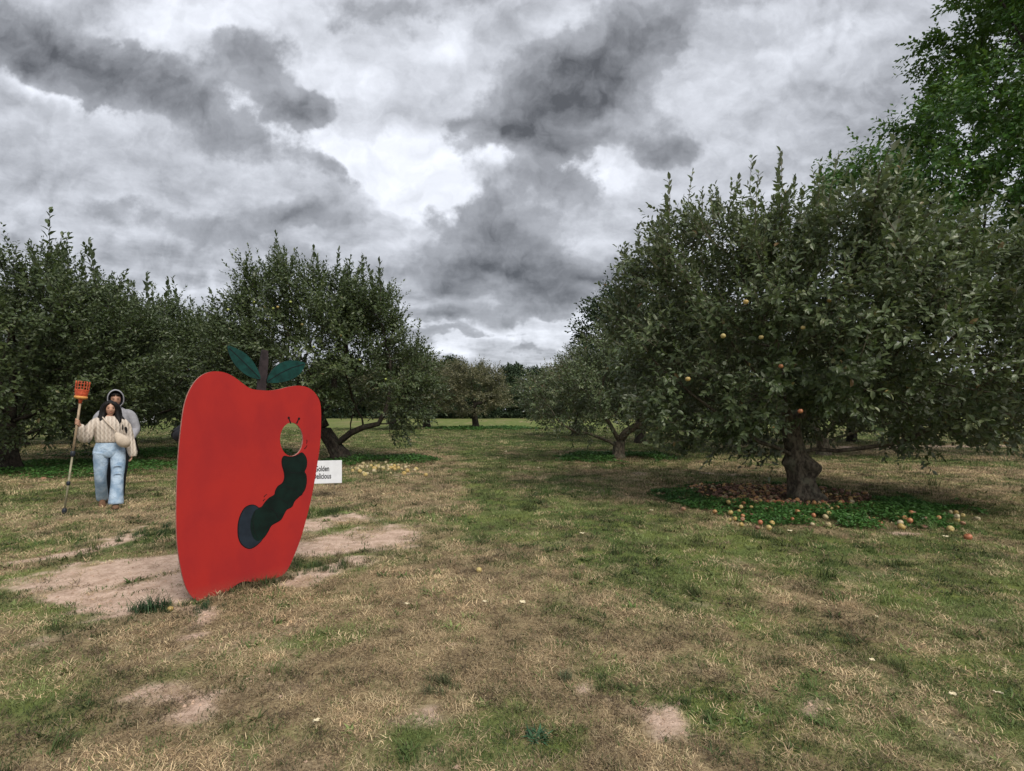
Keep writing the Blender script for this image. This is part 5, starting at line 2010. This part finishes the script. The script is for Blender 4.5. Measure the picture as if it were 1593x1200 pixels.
hand_r = relaxed_hand(J["wrR"], (0.03, -0.02, -1), (-1, -0.2, 0), M_SKIN, 0.9)
bme, RH = body_mesh(J, M_SKIN, head_c, (0.06, 0.03, 0.05), [hand_l, hand_r], bulk=0.95)
woman = link("person", bme, None, (WX, WY, float(gz(WX, WY))), (0, 0, FACE))
tag(woman, "long haired woman in a cream knit sweater and pale jeans, holding a fruit picking pole", "person", None)
face_parts(woman, head_c, RH, 0.092)
# jeans
tb = Tubes()
tb.loft(rings_loft([(0, 0.01, 1.06), (0, 0.01, 1.0), (0, 0.012, 0.92), (0, 0.012, 0.84), (0, 0.012, 0.79)], [0.150, 0.170, 0.195, 0.200, 0.17], [0.105, 0.118, 0.130, 0.128, 0.10], 24, 5, 0.02, 3))
tb.loft(leg_loft([(-0.098, 0.01, 0.88), (-0.103, 0.015, 0.72), (-0.108, 0.04, 0.50), (-0.098, 0.17, 0.28), (-0.088, 0.285, 0.13)], [0.100, 0.094, 0.076, 0.076, 0.080], [0.118, 0.100, 0.084, 0.084, 0.09], 5))
tb.loft(leg_loft([(0.100, 0.01, 0.88), (0.108, -0.035, 0.72), (0.100, -0.09, 0.50), (0.090, -0.125, 0.28), (0.080, -0.15, 0.075)], [0.101, 0.098, 0.082, 0.086, 0.098], [0.118, 0.104, 0.088, 0.094, 0.108], 6))
jeans = link("jeans", tb.mesh("jeans", M_DENIM), woman)
tb = Tubes()
tb.loft(rings_loft([(0, 0.01, 1.035), (0, 0.01, 1.07)], [0.158, 0.153], [0.111, 0.108], 24, 3))
link("waistband", tb.mesh("waistband", M_DENIM), jeans)
tb = Tubes()
tb.box((0.10, -0.168, 0.665), (0.105, 0.012, 0.012))
tb.box((0.10, -0.185, 0.545), (0.10, 0.010, 0.010))
link("knee_seam", tb.mesh("knee_seam", M_DENIM, False), jeans)
shoe(woman, (-0.088, 0.27, 0.06), 0.0, 0.75, M_TAN)
shoe(woman, (0.078, -0.14, 0.0), 0.0, 0.0, M_TAN)
# sweater
tb = Tubes()
tb.loft(rings_loft([(0, 0.008, 1.03), (0, 0.006, 1.08), (0, 0.004, 1.18), (0, 0.0, 1.29), (0, 0.004, 1.37), (0, 0.008, 1.425)], [0.170, 0.180, 0.184, 0.184, 0.160, 0.072], [0.122, 0.134, 0.140, 0.134, 0.106, 0.066], 26, 5, 0.03, 8))
sweater = link("sweater", tb.mesh("sweater", M_KNIT), woman)
el, wr_ = np.array(J["elL"]), np.array(J["wrL"])
tb = Tubes()
tb.loft(rings_loft([(-0.07, 0.0, 1.375), (-0.125, 0.0, 1.355), (-0.185, -0.005, 1.30), (-0.245, -0.02, 1.20), el + np.array([0.0, 0.0, -0.005]), el * 0.6 + wr_ * 0.4 + np.array([-0.006, 0, -0.02]), wr_ * 0.85 + el * 0.15, wr_], [0.030, 0.062, 0.072, 0.074, 0.076, 0.072, 0.056, 0.036], [0.030, 0.064, 0.074, 0.076, 0.078, 0.075, 0.058, 0.036], 18, 5, 0.06, 9, side=(0, 1, 0)))
link("sleeve", tb.mesh("sleeve", M_KNIT), sweater)
tb = Tubes()
tb.loft(rings_loft([(0.07, 0.0, 1.375), (0.125, 0.0, 1.355), (0.185, 0.0, 1.30), (0.225, 0.01, 1.20), (0.250, 0.015, 1.08), (0.270, -0.01, 0.96), (0.290, -0.035, 0.85), (0.298, -0.04, 0.79)], [0.030, 0.062, 0.070, 0.066, 0.062, 0.062, 0.060, 0.044], [0.030, 0.064, 0.072, 0.070, 0.066, 0.066, 0.064, 0.046], 18, 5, 0.06, 12, side=(0, 1, 0)))
link("sleeve", tb.mesh("sleeve", M_KNIT), sweater)
tb = Tubes()
ring = [(0.071 * math.cos(a), 0.008 + 0.064 * math.sin(a), 1.422 + 0.012 * math.sin(a)) for a in np.linspace(0, 2 * PI, 25)]
tb.tube(np.array(ring), 0.012, 8)
link("collar", tb.mesh("collar", M_KNIT), sweater)


# hair: cap plus long wavy locks
def hair_locks(root, c, locks, cap_w, cap_h, cap_d, mat, hairline, hd_rot=None):
    tb = Tubes()
    k, m = 24, 14
    rings = []
    c = np.array(c)
    for i in range(m):
        ph = 0.03 + (PI * 0.62) * i / (m - 1)
        r = []
        for j in range(k):
            th = 2 * PI * j / k
            x, y, z = math.sin(ph) * math.cos(th), math.sin(ph) * math.sin(th), math.cos(ph)
            lim = hairline if y < 0 else -1.0
            zf = z
            if y < 0.15 and abs(x) < 0.80 and z < lim:
                zf = lim
                sc = math.sqrt(max(0.0, 1 - lim * lim)) / max(math.sqrt(x * x + y * y), 1e-5)
                x, y = x * sc, y * sc
            r.append(c + np.array([x * cap_w, y * cap_d + 0.006, zf * cap_h + 0.008]))
        rings.append(r)
    tb.loft(np.array(rings), True)
    for pts, r in locks:
        p = np.array(pts) + c
        tb.loft(rings_loft(p, np.array(r), np.array(r) * 0.75, 10, 5, 0.12, int(abs(p[0, 0]) * 1000) % 91))
    return link("hair", tb.mesh("hair", mat), root)


LK = []
for s in (-1, 1):
    LK += [([(s * 0.020, -0.078, 0.085), (s * 0.062, -0.068, 0.050), (s * 0.082, -0.045, -0.02), (s * 0.088, -0.045, -0.10), (s * 0.105, -0.060, -0.18), (s * 0.100, -0.085, -0.25)], [0.018, 0.026, 0.030, 0.034, 0.034, 0.012]),
           ([(s * 0.040, -0.02, 0.095), (s * 0.082, -0.005, 0.03), (s * 0.098, 0.01, -0.08), (s * 0.125, -0.01, -0.17), (s * 0.135, -0.04, -0.26), (s * 0.14, -0.06, -0.33)], [0.03, 0.036, 0.040, 0.042, 0.036, 0.012]),
           ([(s * 0.03, 0.06, 0.08), (s * 0.07, 0.075, 0.0), (s * 0.09, 0.085, -0.12), (s * 0.10, 0.10, -0.25), (s * 0.09, 0.11, -0.36)], [0.05, 0.058, 0.06, 0.055, 0.02])]
LK += [([(0.09, 0.0, -0.08), (0.15, -0.02, -0.18), (0.185, -0.04, -0.28), (0.20, -0.055, -0.38)], [0.03, 0.034, 0.026, 0.008]),
       ([(0, 0.08, 0.06), (0, 0.10, -0.05), (0, 0.11, -0.2), (0, 0.115, -0.34)], [0.06, 0.07, 0.07, 0.025])]
hair_locks(woman, head_c, LK, 0.083, 0.125, 0.103, M_HAIR, 0.60)

# ---- bag held at her hip
bag = empty("shoulder_bag", (WX, WY, float(gz(WX, WY))), FACE)
tag(bag, "cream cloth bag slung across the woman's body at her hip", "bag")
tb = Tubes()
tb.loft(rings_loft([(0.085, -0.185, 1.175), (0.115, -0.20, 1.12), (0.155, -0.205, 1.06), (0.195, -0.19, 1.0), (0.22, -0.165, 0.955)], [0.020, 0.060, 0.085, 0.080, 0.030], [0.02, 0.045, 0.060, 0.055, 0.025], 18, 5, 0.06, 17))
link("pouch", tb.mesh("pouch", M_BAG), bag)
tb = Tubes()
tb.tube(np.array([(0.095, -0.185, 1.17), (0.05, -0.166, 1.24), (-0.01, -0.158, 1.31), (-0.06, -0.125, 1.38), (-0.085, -0.06, 1.425), (-0.085, 0.02, 1.432)]), 0.009, 8)
link("strap", tb.mesh("strap", M_BAG), bag)

# ---- fruit picker
M_ORANGE = plain("orange_coated_wire", (0.50, 0.085, 0.035), 0.5, 0.4, 0.2, 40)
M_PAD = plain("yellow_foam_pad", (0.62, 0.30, 0.09), 0.8, 0.2, 0.15, 40)
M_POLE = plain("varnished_pole", (0.30, 0.225, 0.15), 0.5, 0.4, 0.25, 20)
M_POLE2 = plain("weathered_pole", (0.27, 0.25, 0.17), 0.6, 0.3, 0.25, 20)
M_FIT = plain("dark_fitting", (0.014, 0.018, 0.026), 0.5, 0.4, 0.2, 40)
picker = empty("fruit_picker", (WX, WY, float(gz(WX, WY))), FACE)
tag(picker, "fruit picking pole with an orange wire basket, held upright in the woman's raised hand", "fruit picker")
PB = POLE_BOT


def on_pole(z):
    return PB + pole_dir * (z - PB[2]) / pole_dir[2]


tb = Tubes()
tb.tube(np.array([on_pole(0.86), on_pole(1.25), on_pole(1.66)]), 0.0155, 12)
link("upper_pole", tb.mesh("upper_pole", M_POLE), picker)
tb = Tubes()
tb.tube(np.array([on_pole(0.05), on_pole(0.45), on_pole(0.86)]), 0.0125, 12)
link("lower_pole", tb.mesh("lower_pole", M_POLE2), picker)
for z0, z1, r, nm in ((0.84, 0.92, 0.027, "collar"), (0.42, 0.48, 0.022, "collar"), (0.0, 0.085, 0.027, "foot")):
    tb = Tubes()
    tb.tube(np.array([on_pole(z0), on_pole(z0 + 0.01), on_pole((z0 + z1) / 2), on_pole(z1 - 0.01), on_pole(z1)]), np.array([0.7, 1, 1.1, 1, 0.7]) * r, 14)
    link(nm, tb.mesh(nm, M_FIT), picker)
bc = on_pole(1.69)
pd = pole_dir
e1 = unit(np.cross(pd, np.array([0, 1.0, 0])))
e2 = np.cross(pd, e1)


def circ(h, r, n=28):
    return np.array([bc + pd * h + r * (math.cos(a) * e1 + math.sin(a) * e2) for a in np.linspace(0, 2 * PI, n + 1)])


basket = empty("basket", (0, 0, 0))
bpy.data.objects.remove(basket)
tb = Tubes()
for h, r in ((0.075, 0.078), (0.125, 0.080), (0.175, 0.081), (0.225, 0.082)):
    tb.tube(circ(h, r), 0.0038, 6)
basket = link("basket", tb.mesh("basket", M_ORANGE), picker)
tb = Tubes()
sheet_r = np.array([[bc + pd * h + r * (math.cos(a) * e1 + math.sin(a) * e2) for a in np.arange(24) * 2 * PI / 24] for h, r in ((0.035, 0.070), (0.06, 0.0765), (0.10, 0.0785), (0.14, 0.080))])
tb.loft(sheet_r, False)
link("basket_wall", tb.mesh("basket_wall", M_ORANGE), basket)
for a in np.arange(14) * 2 * PI / 14:
    o = math.cos(a) * e1 + math.sin(a) * e2
    inward = 0.075 if abs(a - 3 * PI / 2) < 1.3 else 0.0
    pts = [bc + pd * 0.03 + o * 0.068, bc + pd * 0.12 + o * 0.080, bc + pd * 0.235 + o * 0.083, bc + pd * 0.262 + o * (0.080 - inward * 0.5)]
    tb = Tubes()
    tb.tube(np.array(pts), 0.0036, 6)
    link("prong", tb.mesh("prong", M_ORANGE), basket)
tb = Tubes()
tb.loft(np.array([[bc + pd * h + r * (math.cos(a) * e1 + math.sin(a) * e2) for a in np.arange(24) * 2 * PI / 24] for h, r in ((-0.005, 0.045), (0.002, 0.072), (0.02, 0.082), (0.038, 0.078), (0.045, 0.060))]), True)
link("pad", tb.mesh("pad", M_PAD), picker)
tb = Tubes()
tb.tube(np.array([bc - pd * 0.07, bc - pd * 0.03, bc]), np.array([0.019, 0.022, 0.034]), 12)
link("socket", tb.mesh("socket", M_ORANGE), picker)

# ---- hooded man behind her
MX, MY = (180.0 - HX) / FPX * 8.55, 8.55
Jm = dict(pelvis=(0, 0.0, 1.0), chest=(0, 0.0, 1.36), neck=(0, 0.0, 1.56), shL=(-0.20, 0.0, 1.49), elL=(-0.255, -0.03, 1.20), wrL=(-0.20, -0.20, 1.05), shR=(0.20, 0, 1.49), elR=(0.265, -0.02, 1.20), wrR=(0.20, -0.18, 1.04),
          hipL=(-0.10, 0, 0.95), knL=(-0.095, -0.05, 0.51), anL=(-0.10, 0.02, 0.09), toeL=(-0.11, -0.12, 0.04), hipR=(0.10, 0, 0.95), knR=(0.075, 0.02, 0.51), anR=(0.06, 0.12, 0.10), toeR=(0.06, 0.0, 0.05))
hc = (0.0, -0.03, 1.70)
bme, RM = body_mesh(Jm, M_SKIN2, hc, (0.22, 0.0, 0.0), [relaxed_hand(Jm["wrL"], (0.3, -0.6, -0.5), (1, 0, 0), M_SKIN2), relaxed_hand(Jm["wrR"], (-0.3, -0.6, -0.5), (-1, 0, 0), M_SKIN2)], 0.074, 0.118, 0.094)
man = link("person", bme, None, (MX, MY, float(gz(MX, MY))), (0, 0, FACE))
tag(man, "man in a pale grey hoodie with the hood up, walking close behind the woman", "person")
face_parts(man, hc, RM, 0.094, 0.018, 0.0)
tb = Tubes()
tb.loft(rings_loft([(0, 0.01, 0.93), (0, 0.01, 1.02), (0, 0.005, 1.18), (0, 0.0, 1.36), (0, 0.0, 1.48), (0, 0.01, 1.57)], [0.18, 0.188, 0.195, 0.205, 0.185, 0.085], [0.130, 0.135, 0.140, 0.142, 0.120, 0.085], 24, 5, 0.03, 21))
hoodie = link("hoodie", tb.mesh("hoodie", M_GREYH), man)
for s, el, wr_ in ((-1, Jm["elL"], Jm["wrL"]), (1, Jm["elR"], Jm["wrR"])):
    el, wr_ = np.array(el), np.array(wr_)
    tb = Tubes()
    tb.loft(rings_loft([(s * 0.09, 0, 1.505), (s * 0.15, 0, 1.475), (s * 0.205, 0, 1.42), (s * 0.24, -0.01, 1.32), el, el * 0.5 + wr_ * 0.5, wr_], [0.030, 0.060, 0.070, 0.070, 0.066, 0.058, 0.044], [0.030, 0.066, 0.074, 0.072, 0.066, 0.058, 0.044], 16, 5, 0.05, 30 + s, side=(0, 1, 0)))
    link("sleeve", tb.mesh("sleeve", M_GREYH), hoodie)
# hood: open shell round the face
k = 26
rows = []
for i, (fw, yy, sc) in enumerate(((0, 0.135, 0.35), (1, 0.115, 0.75), (2, 0.07, 1.0), (3, 0.0, 1.08), (4, -0.055, 1.04), (5, -0.085, 0.98), (6, -0.085, 0.92), (7, -0.05, 0.95), (8, 0.0, 0.97))):
    r = []
    for j in range(k):
        a = 2 * PI * j / k
        x = 0.108 * sc * math.cos(a)
        z = (0.150 if math.sin(a) > 0 else 0.165) * sc * math.sin(a)
        if math.sin(a) < -0.5:
            x *= 0.85
        r.append((x, yy - 0.03 + 0.03 * max(0, math.sin(a)) * (-1 if i < 7 else -0.6), 1.705 + z))
    rows.append(r)
tb = Tubes()
tb.loft(np.array(rows), False)
link("hood", tb.mesh("hood", M_GREYH), hoodie)
hair_locks(man, hc, [([(-0.05, -0.08, 0.07), (0.0, -0.098, 0.078), (0.05, -0.08, 0.07)], [0.02, 0.026, 0.02])], 0.080, 0.124, 0.100, M_HAIR, 0.50)
tb = Tubes()
tb.loft(rings_loft([(0, 0.01, 1.02), (0, 0.01, 0.93), (0, 0.01, 0.85)], [0.165, 0.18, 0.16], [0.12, 0.13, 0.10], 20, 4))
tb.loft(leg_loft([(-0.095, 0.0, 0.93), (-0.10, -0.02, 0.74), (-0.097, -0.05, 0.51), (-0.10, -0.01, 0.29), (-0.10, 0.02, 0.08)], [0.095, 0.09, 0.075, 0.066, 0.062], [0.105, 0.095, 0.08, 0.072, 0.07], 40))
tb.loft(leg_loft([(0.095, 0.0, 0.93), (0.09, 0.01, 0.74), (0.078, 0.02, 0.51), (0.066, 0.08, 0.29), (0.06, 0.12, 0.09)], [0.095, 0.09, 0.075, 0.066, 0.062], [0.105, 0.095, 0.08, 0.072, 0.07], 41))
link("trousers", tb.mesh("trousers", M_DARKT), man)
shoe(man, (-0.10, 0.02, 0.0), 0.05, 0.0, M_SOLE)
shoe(man, (0.06, 0.11, 0.02), 0.0, 0.3, M_SOLE)

# ---- someone in black behind the board, only an elbow showing
BX, BY = -3.05, 5.30
Jb = dict(pelvis=(0, 0, 0.95), chest=(0, 0, 1.28), neck=(0, 0, 1.45), shL=(-0.17, 0, 1.39), elL=(-0.325, -0.02, 1.265), wrL=(-0.14, -0.17, 1.29), shR=(0.17, 0, 1.39), elR=(0.20, 0.03, 1.12), wrR=(0.21, -0.02, 0.90),
          hipL=(-0.09, 0, 0.9), knL=(-0.095, -0.02, 0.49), anL=(-0.095, 0.03, 0.09), toeL=(-0.10, -0.1, 0.04), hipR=(0.09, 0, 0.9), knR=(0.095, -0.02, 0.49), anR=(0.095, 0.03, 0.09), toeR=(0.10, -0.1, 0.04))
hb = (0, -0.02, 1.57)
# turned so that the elbow points to the left of the board
bme, RB = body_mesh(Jb, M_SKIN2, hb, (0, 0, 0), [relaxed_hand(Jb["wrL"], (0.8, -0.5, 0.1), (0, -0.3, -1), M_SKIN2), relaxed_hand(Jb["wrR"], (0, -0.05, -1), (-1, 0, 0), M_SKIN2)], bulk=0.97)
hid = link("person", bme, None, (BX, BY, float(gz(BX, BY))), (0, 0, 0.35))
tag(hid, "person in a black jacket behind the red board, only a bent elbow showing", "person")
face_parts(hid, hb, RB, 0.092)
hair_locks(hid, hb, [], 0.080, 0.124, 0.102, M_HAIR, 0.5)
tb = Tubes()
tb.loft(rings_loft([(0, 0.0, 0.90), (0, 0.0, 1.0), (0, 0.0, 1.14), (0, 0.0, 1.30), (0, 0.0, 1.40), (0, 0.0, 1.47)], [0.175, 0.18, 0.185, 0.195, 0.165, 0.07], [0.125, 0.128, 0.132, 0.13, 0.11, 0.07], 22, 4, 0.03, 51))
jk = link("jacket", tb.mesh("jacket", M_BLACKJ), hid)
for s, el, wr_ in ((-1, Jb["elL"], Jb["wrL"]), (1, Jb["elR"], Jb["wrR"])):
    el, wr_ = np.array(el), np.array(wr_)
    sh = np.array([s * 0.13, 0, 1.39])
    tb = Tubes()
    tb.loft(rings_loft([sh, sh * 0.55 + el * 0.45 + np.array([s * 0.02, 0, 0]), el, el * 0.5 + wr_ * 0.5, wr_], [0.072, 0.074, 0.07, 0.062, 0.042], [0.072, 0.074, 0.07, 0.062, 0.042], 16, 5, 0.05, 60, side=(0, 1, 0.3)))
    link("sleeve", tb.mesh("sleeve", M_BLACKJ), jk)
tb = Tubes()
tb.loft(rings_loft([(0, 0.0, 0.98), (0, 0.0, 0.9), (0, 0.0, 0.80)], [0.155, 0.17, 0.15], [0.115, 0.125, 0.10], 20, 4))
for s in (-1, 1):
    tb.loft(leg_loft([(s * 0.09, 0.0, 0.88), (s * 0.095, 0, 0.70), (s * 0.095, -0.02, 0.49), (s * 0.095, 0.01, 0.28), (s * 0.095, 0.03, 0.07)], [0.09, 0.085, 0.07, 0.062, 0.058], [0.1, 0.09, 0.076, 0.068, 0.064], 70))
link("trousers", tb.mesh("trousers", M_DARKT), hid)
for s in (-1, 1):
    shoe(hid, (s * 0.097, 0.03, 0.0), 0, 0, M_SOLE)

# ------------------------------------------------------------------ parked cars far behind the trees
M_CAR1 = plain("dark_car_paint", (0.018, 0.022, 0.03), 0.25, 0.6, 0.05, 5)
M_CAR2 = plain("silver_car_paint", (0.42, 0.43, 0.45), 0.25, 0.6, 0.05, 5)
M_GLASS = plain("car_glass", (0.02, 0.025, 0.03), 0.06, 0.8, 0.05, 5)
M_RUB = plain("tyre_rubber", (0.015, 0.015, 0.015), 0.8, 0.2, 0.2, 30)
M_RIM = plain("alloy_rim", (0.45, 0.45, 0.46), 0.3, 0.6, 0.1, 30, metal=0.7)
M_LAMP = plain("headlight_lens", (0.75, 0.76, 0.78), 0.1, 0.8, 0.05, 20)
M_TAIL = plain("tail_light_lens", (0.35, 0.02, 0.02), 0.2, 0.6, 0.05, 20)


def build_car(x, y, rz, paint, label):
    root = empty("parked_car", (x, y, float(gz(x, y))), rz)
    tag(root, label, "car", "cars parked behind the orchard")
    # length along local x, nose at +x
    st = [  # x, half width, z sill, z shoulder, z top, half width top
        (-2.2, 0.70, 0.42, 0.80, 0.82, 0.62), (-2.05, 0.82, 0.30, 0.92, 0.96, 0.72), (-1.6, 0.88, 0.24, 0.96, 1.02, 0.76), (-1.2, 0.89, 0.24, 0.97, 1.06, 0.72), (0.7, 0.89, 0.24, 0.93, 1.00, 0.76), (1.1, 0.89, 0.24, 0.90, 0.96, 0.78),
        (1.7, 0.87, 0.24, 0.84, 0.90, 0.74), (2.05, 0.80, 0.28, 0.72, 0.78, 0.66), (2.22, 0.66, 0.36, 0.60, 0.64, 0.52)]
    rings = []
    for (sx, hw, z0, z1, z2, ht) in st:
        rings.append([(sx, -hw * 0.92, z0), (sx, -hw, (z0 + z1) / 2), (sx, -hw * 0.97, z1), (sx, -ht, z2), (sx, 0, z2 + 0.03), (sx, ht, z2), (sx, hw * 0.97, z1), (sx, hw, (z0 + z1) / 2), (sx, hw * 0.92, z0), (sx, 0, z0 - 0.03)])
    tb = Tubes()
    tb.loft(np.array(rings))
    link("body", tb.mesh("body", paint), root)
    cab = [(-1.75, 0.74, 1.00, 0.70, 1.03), (-1.25, 0.77, 1.0, 0.60, 1.40), (-0.5, 0.78, 0.98, 0.60, 1.47), (0.25, 0.78, 0.98, 0.60, 1.43), (1.05, 0.76, 0.94, 0.70, 0.98)]
    tb = Tubes()
    tb.loft(np.array([[(sx, -w0, z0), (sx, -w1, z1), (sx, 0, z1 + 0.02), (sx, w1, z1), (sx, w0, z0)] for sx, w0, z0, w1, z1 in cab]))
    link("cabin", tb.mesh("cabin", paint), root)

    def pane(nm, pts):
        p = np.array(pts, float)
        link(nm, np_mesh(nm, np.concatenate([p, p * np.array([1, 1, 1]) - np.array([0, 0, 0.012])]), [np.array([[0, 1, 2, 3], [7, 6, 5, 4], [0, 4, 5, 1], [1, 5, 6, 2], [2, 6, 7, 3], [3, 7, 4, 0]])], M_GLASS), root)
    pane("windscreen", [(1.02, -0.66, 1.012), (1.02, 0.66, 1.012), (0.30, 0.56, 1.435), (0.30, -0.56, 1.435)])
    pane("rear_window", [(-1.72, 0.62, 1.06), (-1.72, -0.62, 1.06), (-1.28, -0.54, 1.40), (-1.28, 0.54, 1.40)])
    for s in (-1, 1):
        pane("side_window", [(-1.15, s * 0.775, 1.04), (-0.45, s * 0.785, 1.03), (-0.48, s * 0.63, 1.41), (-1.05, s * 0.64, 1.37)])
        pane("side_window", [(-0.38, s * 0.785, 1.03), (0.72, s * 0.78, 1.0), (0.22, s * 0.64, 1.38), (-0.40, s * 0.63, 1.41)])
        tb = Tubes()
        tb.box((2.10, s * 0.56, 0.66), (0.20, 0.26, 0.10))
        link("headlight", tb.mesh("headlight", M_LAMP, False), root)
        tb = Tubes()
        tb.box((-2.12, s * 0.62, 0.82), (0.14, 0.2, 0.12))
        link("tail_light", tb.mesh("tail_light", M_TAIL, False), root)
        for wx in (-1.35, 1.38):
            a = np.arange(20) * 2 * PI / 20
            tb = Tubes()
            tb.loft(np.array([[(wx + r * math.cos(t), s * yy, 0.32 + r * math.sin(t)) for t in a] for r, yy in ((0.22, 0.72), (0.31, 0.72), (0.32, 0.76), (0.32, 0.88), (0.30, 0.905), (0.21, 0.905))]), True)
            w = link("wheel", tb.mesh("wheel", M_RUB), root)
            tb = Tubes()
            tb.loft(np.array([[(wx + r * math.cos(t), s * yy, 0.32 + r * math.sin(t)) for t in a] for r, yy in ((0.205, 0.90), (0.20, 0.915), (0.05, 0.92))]), True)
            link("rim", tb.mesh("rim", M_RIM), w)
    return root


build_car((1438 - HX) / FPX * 47.0, 47.0, 2.4, M_CAR1, "dark parked car glimpsed through the boughs of the large old tree")
build_car((227 - HX) / FPX * 56.0, 56.0, -0.9, M_CAR2, "silver parked car glimpsed under the branches behind the hooded man")
